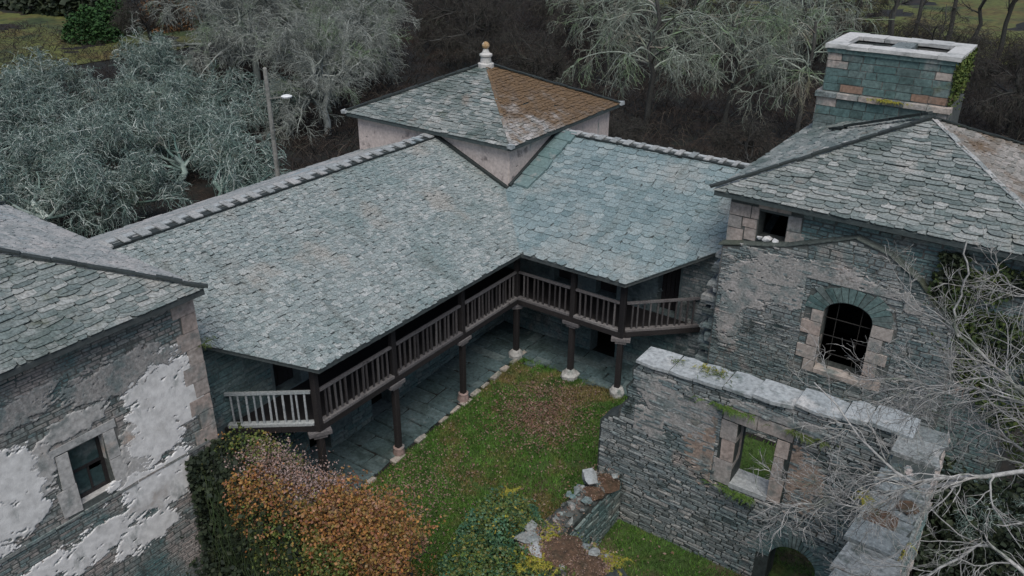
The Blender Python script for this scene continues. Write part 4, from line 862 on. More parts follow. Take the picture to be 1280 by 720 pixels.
#PART3
import bmesh
def rock(c, s, m, parent, name='loose_stone', flat=.55):
    """irregular convex stone"""
    bm = bmesh.new(); n = 16
    d = unit(r.normal(size=(n, 3))) * r.uniform(.75, 1.1, (n, 1)); d[:, 2] = np.clip(d[:, 2], -.7, .62); a = r.uniform(0, 6.3)
    R_ = np.array([[math.cos(a), -math.sin(a), 0], [math.sin(a), math.cos(a), 0], [0, 0, 1]])
    P = (d * .5 * s * np.array([1.15, .72, flat])) @ R_.T + np.array(c)
    for q in P: bm.verts.new(q)
    g = bmesh.ops.convex_hull(bm, input=bm.verts[:]); bmesh.ops.delete(bm, geom=[v for v in bm.verts if not v.link_faces], context='VERTS')
    bm.verts.index_update(); V = [tuple(v.co) for v in bm.verts]; F = [tuple(v.index for v in f.verts) for f in bm.faces]; bm.free()
    return obj(name, V, F, m, parent)

# ------------------------------------------------------------------ ruined house beside the courtyard
ruin = thing('ruined_house', (11, -6, 0), 'roofless stone ruin with an empty window and a half sunk arch in its wall', 'ruin')
RYF = -5.4
rout = [(6.72, -1.6), (14.42, -1.6), (14.42, 5.86), (12.9, 5.72), (11.2, 5.52), (9.6, 5.44), (8.6, 5.42), (7.82, 5.36), (7.6, 5.1), (7.66, 4.78), (7.46, 4.45), (7.56, 4.1), (7.34, 3.78), (7.3, 3.42), (7.02, 3.30), (6.74, 3.05)]
rwin = quad_hole(10.74, 11.74, 2.66, 4.56)
rarch = [(12.08, -1.0), (13.32, -1.0)] + arch_pts(12.70, .80, .62, .60, 9)
rw = wall_body(ruin, 'wall', (0, RYF, 0), (1, 0, 0), (0, -1, 0), rout, [rwin, rarch], .70, 'mortar_dark')
rin = [(x + (.04 if x < 8 else -.02 if x > 14 else 0), z - (.03 if z > 2 else 0)) for x, z in rout]
masonry(rw, (0, RYF, 0), (1, 0, 0), (0, -1, 0), rin, [quad_hole(10.3, 12.15, 2.5, 5.0), [(11.75, -1.5), (13.65, -1.5), (13.65, .8), (13.4, 1.4), (12.7, 1.78), (12.0, 1.4), (11.75, .8)]], 'stone_pale', h=(.05, .12), l=(.14, .55), prot=(.012, .055), seed=101, nobj=300)
for k_, bl_ in enumerate(([(8.6, 4.7, .9, .5), (9.3, 4.2, 1.0, .8)], [(9.95, 3.4, .6, 1.2), (12.5, 3.5, .6, 1.0)], [(8.2, 3.6, .6, .5), (11.6, 5.1, 1.4, .25)])): plaster_patch(rw, (0, RYF, 0), (1, 0, 0), (0, -1, 0), bl_, 'lime_pink' if k_ != 1 else 'lime_tan', 30 + k_, h=.055, thr=.10, holes=[(10.2, 12.15, 2.5, 5.0)], bounds=(7.8, 14, 1.5, 5.3))
for a, b, c, d, nm in ((10.22, 10.74, 2.55, 3.3, 'jamb_stone'), (10.36, 10.74, 3.31, 3.95, 'jamb_stone'), (10.28, 10.74, 3.96, 4.55, 'jamb_stone'), (11.74, 12.12, 2.6, 3.35, 'jamb_stone'), (11.74, 12.02, 3.36, 4.0, 'jamb_stone'), (11.74, 12.1, 4.01, 4.55, 'jamb_stone'), (10.3, 11.2, 4.57, 5.0, 'lintel'), (11.21, 12.15, 4.57, 4.98, 'lintel')):
    block((0, RYF, 0), (1, 0, 0), (0, -1, 0), a, b, c, d, .03, .45, .02).obj(nm, 'dressed', rw)
block((0, RYF, 0), (1, 0, 0), (0, -1, 0), 10.72, 11.76, 2.52, 2.69, .04, .66, .02).obj('sill', 'slab', rw)
voussoirs(rw, (0, RYF, 0), (1, 0, 0), (0, -1, 0), 12.70, .80, .63, .61, .55, 26, 'stone_teal', .03, .3)
r = np.random.default_rng(106)
re_ = MB(); re_.box((14.45, -15, -1.6), (15.32, -4.68, 5.72)); reo = re_.obj('side_wall', 'mortar_dark', ruin)
masonry(reo, (15.32, 0, 0), (0, 1, 0), (1, 0, 0), [(-15, -1.5), (-4.7, -1.5), (-4.7, 5.7), (-15, 5.7)], [], 'stone', h=(.07, .15), l=(.2, .6), seed=103, nobj=40)
masonry(reo, (14.45, 0, 0), (0, 1, 0), (-1, 0, 0), [(-15, -1.5), (-5.45, -1.5), (-5.45, 5.7), (-15, 5.7)], [], 'stone_teal', h=(.09, .17), l=(.2, .6), seed=104, nobj=0)
r = np.random.default_rng(105)
x = 7.72
while x < 14.4:
    w_ = r.uniform(.55, 1.25); zt = np.interp(x + w_ / 2, [7.8, 9.6, 11.2, 12.9, 14.4], [5.40, 5.46, 5.55, 5.76, 5.9])
    if r.uniform() > .06 and not (10.0 < x + w_ / 2 < 10.3):
        n = 7; pts = [(x + .01, -5.46 - r.uniform(0, .08)), (x + w_ * .5, -5.47 - r.uniform(0, .1)), (x + w_ - .02, -5.44 - r.uniform(0, .09)), (x + w_ - r.uniform(0, .04), -5.0), (x + w_ - .03, -4.70 + r.uniform(0, .16)), (x + w_ * .45, -4.66 + r.uniform(0, .16)), (x + .02, -4.70 + r.uniform(0, .14))]
        mb = MB(); tl = r.normal(0, .025, 3); nn = len(pts)
        V = [(px_, py_, zt - .05) for px_, py_ in pts] + [(px_ + .01, py_, zt + .045 + tl[0] * (px_ - x) + tl[1] * (py_ + 5)) for px_, py_ in pts]
        mb.add(V, [tuple(range(nn))[::-1], tuple(range(nn, 2 * nn))] + [(i, (i + 1) % nn, nn + (i + 1) % nn, nn + i) for i in range(nn)]); mb.obj('coping_slab', 'slab', rw)
    x += w_
y = -4.7
while y > -14.5:
    d_ = r.uniform(.3, .95)
    if r.uniform() < .28 or -6.6 < y < -5.6:
        for q in range(int(d_ * 12)): rock((r.uniform(14.5, 15.25), y - r.uniform(0, d_), 5.72), r.uniform(.15, .4), ['slab_dark', 'stone', 'mortar'][q % 3], reo, flat=.45)
        y -= d_; continue
    pts = [(14.38 - r.uniform(0, .1), y - d_ + .02), (14.9, y - d_ + r.uniform(-.02, .06)), (15.36 + r.uniform(-.12, .06), y - d_ + .02), (15.38 + r.uniform(-.1, .06), y - d_ * .5), (15.34, y - .02), (14.85, y - r.uniform(0, .05)), (14.42 - r.uniform(0, .08), y - .02)]
    mb = MB(); nn = len(pts); zt = 5.72 + r.uniform(-.05, .08); tl = r.normal(0, .03, 2)
    mb.add([(a, b, zt - .04) for a, b in pts] + [(a, b, zt + .05 + tl[0] * (a - 14.9) + tl[1] * (b - y)) for a, b in pts], [tuple(range(nn))[::-1], tuple(range(nn, 2 * nn))] + [(i, (i + 1) % nn, nn + (i + 1) % nn, nn + i) for i in range(nn)]); mb.obj('coping_slab', 'slab_dark', reo); y -= d_
for a, b, c in (((14.75, -8.6), .32, 5.84), ((15.1, -7.9), .22, 5.84), ((10.15, -5.05), .26, 5.5)):
    mb = MB(); mb.lathe((a[0], a[1], c - .06), [(0, b), (.03, b * .96), (.06, b * .8)], 9, .2); mb.obj('earth_patch', 'earth', ruin)

# low broken wall closing the ruin towards the courtyard
stub = thing('broken_wall', (7.2, -8, 0), 'low broken stone wall with earth and loose stones on top between lawn and ruin', 'wall')
def rough_wall(parent, path, half, tops, z0, m, name='wall', n=26, seed=0):
    r = np.random.default_rng(seed); path = np.array(path, float); seg = np.linspace(0, len(path) - 1, n); V = []
    for s in seg:
        i = min(int(s), len(path) - 2); f = s - i; c = path[i] * (1 - f) + path[i + 1] * f; d = path[i + 1] - path[i]; d /= np.linalg.norm(d); nrm = np.array([-d[1], d[0]]); zt = tops[i] * (1 - f) + tops[i + 1] * f; hw = half[i] * (1 - f) + half[i + 1] * f
        for off, z in ((1.08, z0), (1.02, zt - .35), (.95, zt - .08), (.5, zt), (0, zt + .04), (-.5, zt), (-.95, zt - .08), (-1.02, zt - .35), (-1.08, z0)):
            V.append((*(c + nrm * hw * off * (1 + r.normal(0, .04))), z + r.normal(0, .035)))
    F = [(a * 9 + b, a * 9 + b + 1, (a + 1) * 9 + b + 1, (a + 1) * 9 + b) for a in range(n - 1) for b in range(8)]
    F += [tuple(range(9)), tuple(range((n - 1) * 9, n * 9))[::-1]]
    return obj(name, V, F, m, parent)
sw = rough_wall(stub, [(7.2, -5.42), (7.2, -7.4), (7.15, -9.6)], [.36, .36, .4], [1.30, 1.55, 1.45], -1.3, 'mortar_dark', seed=1)
sw2 = rough_wall(stub, [(6.5, -9.9), (7.6, -9.95), (9.9, -10.1)], [.48, .52, .55], [2.30, 2.40, 2.42], -1.3, 'mortar_dark', seed=2)
masonry(sw, (7.58, 0, 0), (0, 1, 0), (1, 0, 0), [(-9.4, -1.2), (-5.45, -1.2), (-5.45, 1.15), (-7.4, 1.35), (-9.4, 1.25)], [], 'stone_teal', seed=111, nobj=60)
masonry(sw2, (0, -10.5, 0), (1, 0, 0), (0, -1, 0), [(6.5, -1.2), (9.8, -1.2), (9.8, 2.2), (6.5, 2.15)], [], 'stone_teal', seed=112, nobj=30)
for cpos, rad, zt in (((7.28, -5.95), .42, 1.42), ((7.32, -6.7), .30, 1.55)): mb = MB(); mb.lathe((*cpos, zt - .08), [(0, rad * 1.1), (.06, rad), (.13, rad * .6)], 10, .16); mb.obj('earth_patch', 'earth', stub)
mb = MB(); mb.lathe((8.35, -9.95, 2.36), [(0, .62), (.08, .55), (.16, .3)], 12, .14); mb.obj('earth_patch', 'earth', stub)
mb = MB(); mb.lathe((9.1, -10.05, 2.36), [(0, .55), (.08, .5), (.15, .3)], 12, .14); mb.obj('earth_patch', 'earth', stub)
r = np.random.default_rng(113)
for k, (x_, s_) in enumerate(((8.60, .24), (8.84, .34), (9.12, .28))):
    o = rock((x_, .92, 7.10), s_, 'rubble_white', None, 'rubble_chunk', .8)
    tag(o, ['white lump at the left end of the small window sill', 'white lump in the middle of the small window sill', 'white lump at the right end of the small window sill'][k], 'rubble', 'white lumps on the small window sill')
rock((7.0, -6.35, 1.68), .72, 'slab', sw, flat=.6); rock((7.0, -6.95, 1.62), .42, 'stone_pale', sw); rock((7.45, -5.6, 1.45), .3, 'stone_pale', sw)
for k in range(60):
    yy = r.uniform(-9.3, -5.5); rock((7.2 + r.uniform(-.36, .36), yy, np.interp(yy, [-9.6, -7.4, -5.4], [1.45, 1.55, 1.3]) + .05), r.uniform(.14, .36), ['stone_pale', 'stone', 'mortar'][k % 3], sw, flat=.5)
for k in range(70):
    xx = r.uniform(7.2, 9.4); yy = -9.95 + r.uniform(-.5, .5)
    if abs(xx - 8.4) < .55 and abs(yy + 9.95) < .36: continue
    rock((xx, yy, 2.42), r.uniform(.14, .36), ['stone_pale', 'stone', 'stone_pale', 'mortar'][k % 4], sw2, flat=.42)
rock((7.4, -10.15, 2.48), .8, 'stone_pale', sw2, flat=.25); rock((7.15, -9.7, 2.48), .6, 'stone_pale', sw2, flat=.3); rock((7.75, -10.3, 2.46), .6, 'slab', sw2, flat=.25); rock((9.0, -9.6, 2.5), .42, 'stone_pale', sw2, flat=.4)
rock((8.75, -9.5, 2.46), .3, 'stone_pale', sw2, flat=.5)

# wall buried under the creeper along the near side of the courtyard
gw = thing('garden_wall', (2.5, -12.8, -1), 'courtyard wall buried under orange creeper beside the plastered house', 'wall')
rough_wall(gw, [(-.98, -12.95), (2.5, -12.95), (5.75, -12.75)], [.3, .32, .26], [3.25, 3.3, 2.6], -1.6, 'mortar_dark', seed=4)

# ------------------------------------------------------------------ plants
def plant(name, loc, label, cat_, parts, group=None):
    t = thing(name, loc, label, cat_, group)
    for nm, (V, F), m in parts: obj(nm, V, F, m, t, kind='stuff' if 'stem' in nm else None)
    return t
r = np.random.default_rng(201)
def along(n, x0, x1, yc, ys, zf, zs): x = r.uniform(x0, x1, n); return np.stack([x, yc + r.normal(0, ys, n), zf(x) + r.normal(0, zs, n)], 1)
topz = lambda x: 3.42 + .16 * np.sin(x * 1.7) + .10 * np.sin(x * 4.1)
C1 = np.concatenate([along(4600, 2.4, 6.0, -12.7, .40, topz, .16), np.stack([r.uniform(2.6, 6.2, 6500), -13.2 + r.normal(0, .2, 6500), r.uniform(.2, 3.4, 6500)], 1), along(1300, .6, 2.6, -13.1, .22, lambda x: 3.2 + 0 * x, .2)])
C2 = np.concatenate([along(3600, .1, 3.1, -12.6, .34, lambda x: 3.52 + 0 * x, .10), along(500, 2.5, 4.2, -12.3, .2, lambda x: 3.4 + 0 * x, .12)])
C1 = np.concatenate([C1, np.stack([.4 + np.abs(r.normal(0, 1.1, 900)), -13.55 + r.normal(0, .12, 900), 3.3 - np.abs(r.normal(0, .8, 900))], 1)])
C3 = np.concatenate([np.stack([r.uniform(1.2, 4.6, 2600), -13.5 + r.normal(0, .14, 2600), r.uniform(.4, 3.0, 2600)], 1), along(900, -.8, .9, -12.55, .25, lambda x: 3.35 + .05 * x, .16), np.stack([r.uniform(1.0, 3.6, 1500), -13.3 + r.normal(0, .14, 1500), r.uniform(1.2, 3.2, 1500)], 1), np.stack([r.uniform(4.2, 7.4, 1800), -13.4 + r.normal(0, .15, 1800), r.uniform(.2, 2.8, 1800)], 1), along(700, -.2, 1.6, -12.2, .18, lambda x: 3.05 + 0 * x, .25)])
st = np.stack([r.uniform(.3, 6.3, 160), -12.7 + r.normal(0, .3, 160), np.full(160, 3.1)], 1)[:, None] + np.cumsum(np.concatenate([np.zeros((160, 1, 3)), r.normal(0, .12, (160, 4, 3)) + np.array([0, 0, .12])], 1), 1)
sh0 = np.concatenate([C1[r.integers(0, len(C1), 150)], C3[r.integers(0, len(C3), 40)]]); shd = unit(r.normal(size=(190, 3)) + np.array([0, -.3, 1.1])); shl = r.uniform(.25, .7, 190)[:, None, None]
shoot = sh0[:, None] + shd[:, None] * shl * np.linspace(0, 1, 6)[None, :, None] + np.array([0, 0, -.5]) * shl * (np.linspace(0, 1, 6) ** 2)[None, :, None] + r.normal(0, .02, (190, 6, 3))
C1 = np.concatenate([C1, shoot[:, 2:].reshape(-1, 3)]); st = np.concatenate([st, shoot[:, :5]])
hole = nz(C1[:, 0] * 2.6, C1[:, 1] * 2 + C1[:, 2] * 2.6, 7) > .62; C1 = C1[~hole]
plant('creeper', (2.5, -12.8, -1), 'rusty orange creeper heaped along the garden wall with pinkish seed heads', 'creeper',
      [('orange_leaves', leaves(r, np.concatenate([C1, C1 + r.normal(0, .06, C1.shape)]), .082, .5, .7), 'creeper_orange'), ('seed_heads', leaves(r, C2, .06, .3, .6), 'creeper_pink'), ('green_leaves', leaves(r, np.concatenate([C3, C3 + r.normal(0, .06, C3.shape)]), .085, .4, .7), 'creeper_green'), ('stem', tubes(st, np.full((350, 5), .007), 3), 'twig_brown')])
n = 9000
C = np.stack([r.uniform(-1.3, 3.0, n), -13.2 - np.abs(r.normal(0, .22, n)), r.uniform(-1.5, 3.25, n)], 1)
C = np.concatenate([C, np.stack([-.9 + np.abs(r.normal(0, .12, 3500)), r.uniform(-13.9, -12.6, 3500), r.uniform(-1.5, 3.4, 3500)], 1), along(1500, -.95, .6, -12.75, .3, lambda x: 3.25 + 0 * x, .15), np.stack([r.uniform(-.8, 6.5, 5000), -13.7 - np.abs(r.normal(0, .5, 5000)), r.uniform(-1.6, .4, 5000)], 1)])
C[:9000, 1] -= .35 * np.clip(nz(C[:9000, 0] * 1.8, C[:9000, 2] * 1.5, 4), -.4, 1); C[:9000] += r.normal(0, .05, (9000, 3))
hang = np.stack([r.uniform(-.6, 3.2, 260), -13.5 - np.abs(r.normal(0, .15, 260)), r.uniform(.3, 3.1, 260)], 1)[:, None] + np.cumsum(np.concatenate([np.zeros((260, 1, 3)), r.normal(0, .06, (260, 5, 3)) + np.array([.05, -.02, -.2])], 1), 1)
plant('dark_ivy', (.5, -13.2, -1), 'dark ivy curtain hanging in the corner between plastered house and garden wall', 'ivy',
      [('leaves', leaves(r, C, .15, .2, .75, np.array([0, -.5, 0])), 'ivy_dark'), ('hanging_stem', tubes(hang, np.full((260, 6), .009), 3), 'dark_moss')])
# blue green ivy mound on the broken wall
n = 19000; d = unit(r.normal(size=(n, 3))); d[:, 2] = np.abs(d[:, 2]); rad = 1 + .14 * nz(d[:, 0] * 4 + 1, d[:, 1] * 4 + d[:, 2] * 3, 3)[:, None] + r.normal(0, .03, (n, 1))
C = np.array([6.75, -10.35, .55]) + d * rad * np.array([1.35, 1.9, 2.35])
C = np.concatenate([C, np.stack([r.uniform(6.4, 8.9, 8200), -10.62 - np.abs(r.normal(0, .34, 8200)), r.uniform(-.2, 2.3, 8200)], 1), np.stack([r.uniform(5.9, 7.15, 3800), r.uniform(-10.5, -9.35, 3800), 2.42 + np.abs(r.normal(0, .18, 3800))], 1)])
C = C[C[:, 2] > -.9]
keep = ~((C[:, 0] > 7.15) & (C[:, 1] > -10.5) & (C[:, 2] > 1.2)) & (C[:, 0] < 8.95); C = C[keep]
Cy = C[r.integers(0, len(C), 4200)] + r.normal(0, .05, (4200, 3)); Cy = Cy[nz(Cy[:, 0] * 1.5, Cy[:, 1] * 1.5 + Cy[:, 2], 4) > .1]
plant('ivy_mound', (6.75, -10.35, -.6), 'rounded blue green ivy mound smothering the end of the broken wall', 'ivy',
      [('leaves', leaves(r, C, .088, .5, .75), 'ivy_teal'), ('green_leaves', leaves(r, C[nz(C[:, 0] * 1.2, C[:, 1] * 1.2, 8) > -.15] * 1.0 + np.array([0, 0, .03]), .08, .5, .7), 'creeper_green'), ('yellow_leaves', leaves(r, Cy, .075, .6, .6), 'fern_yellow')])
# mixed bramble between creeper and mound
C = np.stack([r.normal(5.3, .9, 5200), r.normal(-11.5, .75, 5200), np.zeros(5200)], 1); C[:, 2] = G(C[:, 0], C[:, 1]) + np.abs(r.normal(0, .55, 5200)) * np.exp(-((C[:, 1] + 12.2) / 1.4) ** 2) * 1.6 + r.uniform(0, .3, 5200)
plant('bramble', (4.9, -11.6, -.7), 'mixed green and yellow bramble growing on the lawn between orange creeper and ivy mound', 'bramble',
      [('leaves', leaves(r, C[:3000], .09, .6, .65), 'creeper_green'), ('rusty_leaves', leaves(r, C[3000:], .09, .6, .65), 'creeper_orange')])

def fern(c, n, L, m, label, cat_='fern', name='fern', group=None, spread=None, out=None):
    """tuft of arching fronds with paired leaflets"""
    c = np.array(c, float); Vs, Fs, k = [], [], 0; n = int(n * 1.7); L *= .82
    for i in range(n):
        a = r.uniform(0, 2 * math.pi); h = np.array([math.cos(a), math.sin(a), 0]); 
        if out is not None: h = unit(h + np.array(out))
        l = L * r.uniform(.6, 1.2); p = c + np.array([r.normal(0, spread[0]), r.normal(0, spread[1]), 0]) if spread is not None else c + r.normal(0, .05, 3) * np.array([1, 1, 0])
        if i: Vs += [c, p, c * .5 + p * .5 + np.array([0, 0, .004])]; Fs.append((k, k + 1, k + 2)); k += 3
        side = np.cross(h, [0, 0, 1]); pts = [p + h * l * t + np.array([0, 0, l * (.75 * t - .95 * t * t)]) + r.normal(0, .006, 3) for t in np.linspace(0, 1, 12)]
        for j in range(1, 12):
            w_ = l * .22 * math.sin(math.pi * min(.95, j / 12 + .12)) * r.uniform(.7, 1.2); q = pts[j]; b = pts[j - 1]
            for s in (-1, 1):
                tip = q + side * s * w_ + (q - b) * .4 + np.array([0, 0, r.normal(-.01, .012)]); Vs += [b, b * .15 + q * .85, tip]; Fs.append((k, k + 1, k + 2)); k += 3
    o = obj(name, np.array(Vs), np.array(Fs), m, None, loc=tuple(c)); return tag(o, label, cat_, group)
fern((7.3, -10.65, 2.35), 34, .36, 'fern_yellow', 'yellow green fern hanging off the near edge of the broken wall left of the earth', spread=(.4, .14), out=(0, -.8, 0))
fern((8.05, -10.45, 2.42), 26, .38, 'fern_yellow', 'yellow fern beside the brown earth on the broken wall, nearest the picture edge', spread=(.25, .12), out=(0, -.6, 0))
fern((9.3, -9.75, 2.42), 30, .42, 'fern_yellow', 'bright yellow green fern at the right end of the broken wall top', spread=(.18, .22), out=(.6, 0, 0))
fern((7.75, -9.75, 2.46), 22, .30, 'fern_yellow', 'small golden fern between the pale rubble and the brown earth', spread=(.10, .25))
fern((7.25, -9.05, 1.6), 14, .28, 'fern_yellow', 'small yellow fern where the two arms of the broken wall meet', spread=(.12, .15))
fern((6.25, -9.3, 2.75), 16, .32, 'fern_yellow', 'yellow sprig standing up behind the blue green ivy mound', spread=(.1, .1))
fern((10.5, -5.52, 4.98), 40, .30, 'fern_green', 'moss green fern tuft under the coping above the ruin window', spread=(.35, .04), out=(0, -.9, -.0))
fern((11.0, -5.55, 2.5), 34, .32, 'fern_green', 'green fern tuft under the sill of the ruin window', spread=(.3, .05), out=(0, -.9, 0))
fern((12.4, -5.52, 4.95), 26, .30, 'moss', 'dull green fern on the ruin wall right of the window lintel', spread=(.3, .04), out=(0, -.9, 0))
fern((11.2, -4.3, 2.2), 90, .6, 'fern_green', 'bright green fern bank seen through the empty ruin window', spread=(.5, .25))
fern((14.35, -8.05, 5.75), 18, .28, 'fern_yellow', 'yellow fern on the inner edge of the ruin side wall', spread=(.08, .15), out=(-.7, 0, 0))
fern((15.25, -9.3, 5.75), 14, .24, 'fern_yellow', 'yellow fern on the outer edge of the ruin side wall', spread=(.06, .15))
fern((9.6, -4.9, 5.55), 16, .2, 'fern_yellow', 'small yellow tuft on the ruin coping behind the window', spread=(.3, .08))
fern((9.95, 8.72, 10.08), 40, .30, 'fern_yellow', 'yellow green fern growing on the chimney cornice', spread=(.35, .06), out=(0, -.5, 0))
fern((11.6, 8.6, 9.6), 30, .3, 'fern_green', 'dark green tuft at the right foot of the chimney', spread=(.3, .08), out=(0, -.4, 0))
fern((8.0, .35, 1.0), 60, .55, 'fern_green', 'green fern clump at the foot of the chimney house behind the ruin coping', spread=(.5, .25))
fern((9.9, -5.1, 5.58), 30, .16, 'moss', 'long moss pad on the ruin coping left of the yellow tuft', name='moss_pad', cat_='moss', spread=(.3, .15))
fern((8.75, -5.05, 5.56), 12, .14, 'moss', 'round moss pad on the first coping slab of the ruin', name='moss_pad', cat_='moss', spread=(.12, .08))
fern((-1.0, -12.6, 6.35), 22, .22, 'moss', 'pale moss tuft where the long roof meets the plastered house', name='moss_pad', cat_='moss', spread=(.2, .15))
n = 2600; C = np.stack([cx1 + .03 + np.abs(r.normal(0, .07, n)), r.uniform(cy0 - .1, cy1, n), 11.75 - np.abs(r.normal(0, .75, n))], 1)
tag(obj('chimney_moss', *leaves(r, C, .12, .2, .7, np.array([.6, 0, 0])), 'moss', loc=(cx1, cy0, 11)), 'green moss hanging down the right side of the wide chimney', 'moss')
n = 7500; xx = r.uniform(13.6, 17.2, n); C = np.stack([xx, .92 - np.abs(r.normal(0, .16, n)), r.uniform(0, 1, n)], 1); C[:, 2] = 8.0 - (C[:, 2] ** 1.2) * (2.2 + 1.1 * (xx - 13.6)); C = C[nz(C[:, 0] * 1.5, C[:, 2] * 1.5, 5) > -.25]
tag(obj('wall_ivy', *leaves(r, C, .12, .2, .75, np.array([0, -.6, 0])), 'wall_moss', loc=(15, .9, 5)), 'green ivy and moss spreading under the eave at the right picture edge', 'ivy')
n = 9000; C = np.stack([r.uniform(14.9, 18.5, n), r.uniform(-4, .8, n), np.zeros(n)], 1); C[:, 2] = -1 + r.uniform(.4, 1, n) * (2.6 + 1.2 * nz(C[:, 0], C[:, 1], 2)) * smooth((C[:, 1] + 4.6) / 3)
tag(obj('dark_bush', *leaves(r, C, .2, .4, .7), 'ivy_dark', loc=(16.5, -1, -1)), 'dark evergreen bush filling the gap right of the arched window wall', 'bush')

n = 1500; C = np.stack([r.uniform(7.3, 9.6, n), -9.98 + r.normal(0, .30, n), 2.47 + np.abs(r.normal(0, .03, n))], 1); C2_ = np.stack([7.22 + r.normal(0, .22, 500), r.uniform(-9.4, -5.5, 500), np.full(500, 1.6)], 1)
obj('dead_leaves', *leaves(r, np.concatenate([C, C2_]), .06, 1., .5), 'leaf_litter', stub, kind='stuff')
C = np.stack([r.uniform(7.1, 9.7, 1500), -9.98 + r.choice([-1, 1], 1500) * np.abs(r.normal(.45, .12, 1500)), 2.36 + r.normal(0, .07, 1500)], 1)
obj('moss', *leaves(r, C, .06, .8, .7), 'moss', stub, kind='stuff')
# ------------------------------------------------------------------ grass and fallen leaves
def pts_on(n, x0, x1, y0, y1): x = r.uniform(x0, x1, n); y = r.uniform(y0, y1, n); return np.stack([x, y, G(x, y) + .02], 1)
C = np.concatenate([pts_on(75000, .15, 6.9, -12.6, .1), pts_on(24000, 7.6, 14.4, -14, -5.45), pts_on(6000, 7.0, 14.0, -4.6, .4)])
bare = nz(C[:, 0] * .9 + 1, C[:, 1] * .9, 6); C = C[(bare < .55) | (r.uniform(size=len(C)) < .25)]
o = obj('grass', *blades(r, C, .12, .028, .5), 'grass'); o['kind'] = 'stuff'
C = pts_on(26000, .2, 6.8, -11.5, -.2); dens = np.exp(-(((C[:, 0] - 2.9) / 1.3) ** 2 + ((C[:, 1] + 2.4) / 1.5) ** 2)) * (.9 + .6 * nz(C[:, 0] * 2, C[:, 1] * 2, 3)) + np.exp(-(((C[:, 0] - 1.6) / 1.3) ** 2 + ((C[:, 1] + 8) / 1.6) ** 2)) * .8 + .04 + .14 * (nz(C[:, 0], C[:, 1], 9) > .3)
C = C[r.uniform(size=len(C)) < dens]; C[:, 2] += r.uniform(.02, .12, len(C))
C = np.concatenate([C, pts_on(700, 7.7, 14.3, -12, -5.6) + np.array([0, 0, .06])])
nb_ = 5200; Cb = np.stack([2.7 + r.normal(0, .85, nb_), -2.6 + r.normal(0, .95, nb_), np.zeros(nb_)], 1); Cb = Cb[(Cb[:, 0] > .3) & (Cb[:, 1] < -.3) & (nz(Cb[:, 0] * 1.6, Cb[:, 1] * 1.6, 2) > -.45)]; Cb[:, 2] = G(Cb[:, 0], Cb[:, 1]) + .05 + np.abs(r.normal(0, .08, len(Cb)))
o = obj('bramble_patch', *leaves(r, Cb, .075, .6, .6), 'bramble_red'); o['kind'] = 'stuff'
o = obj('fallen_leaves', *leaves(r, C, .075, 1.2, .6), 'leaf_litter'); o['kind'] = 'stuff'

# ------------------------------------------------------------------ dark scrub behind the buildings
def scrub(n, x0, x1, y0, y1, hmin, hmax, m, name, keepf=None):
    x = r.uniform(x0, x1, n); y = r.uniform(y0, y1, n)
    if keepf is not None: k = keepf(x, y); x, y = x[k], y[k]; n = len(x)
    h = r.uniform(hmin, hmax, n) * (1 + .35 * nz(x * .3, y * .3, 1)); a = r.uniform(0, 6.3, n); t = np.linspace(0, 1, 6)[None, :, None]
    dv = np.stack([np.cos(a), np.sin(a), 0 * a], 1)[:, None]; hh = h[:, None, None]
    P = np.stack([x, y, G(x, y) - .05], 1)[:, None] + dv * hh * t * .9 + np.array([0, 0, 1.])[None, None] * hh * (1.5 * t - 1.0 * t * t) + r.normal(0, .07, (n, 6, 3)) * t
    V, F = tubes(P, np.linspace(.022, .009, 6)[None] * np.ones((n, 1)) * (1 + 4e-3 * np.hypot(x, y))[:, None], 3); o = obj(name, V, F, m); o['kind'] = 'stuff'
behind = lambda x, y: (x < -11.6) | (y > 11.6) | (x > 17.5)
scrub(17000, -62, 24, 11, 60, .5, 1.7, 'twig_brown', 'scrub', lambda x, y: behind(x, y) & (y > -.35 * x - 22))
scrub(12000, -105, -11, -22, 34, .5, 1.6, 'twig_brown', 'undergrowth', behind)
scrub(9000, -48, 24, 12, 60, .6, 2.1, 'twig_pale', 'dead_stems', lambda x, y: behind(x, y) & (nz(x * .15, y * .15, 3) > .1))
scrub(14000, -90, 30, 56, 104, 1.2, 3.4, 'twig_brown', 'far_scrub')
scrub(3000, 15.5, 24, -14, 12, .4, 1.3, 'twig_brown', 'roadside_scrub', lambda x, y: (x > 17.2) | (y < -1))

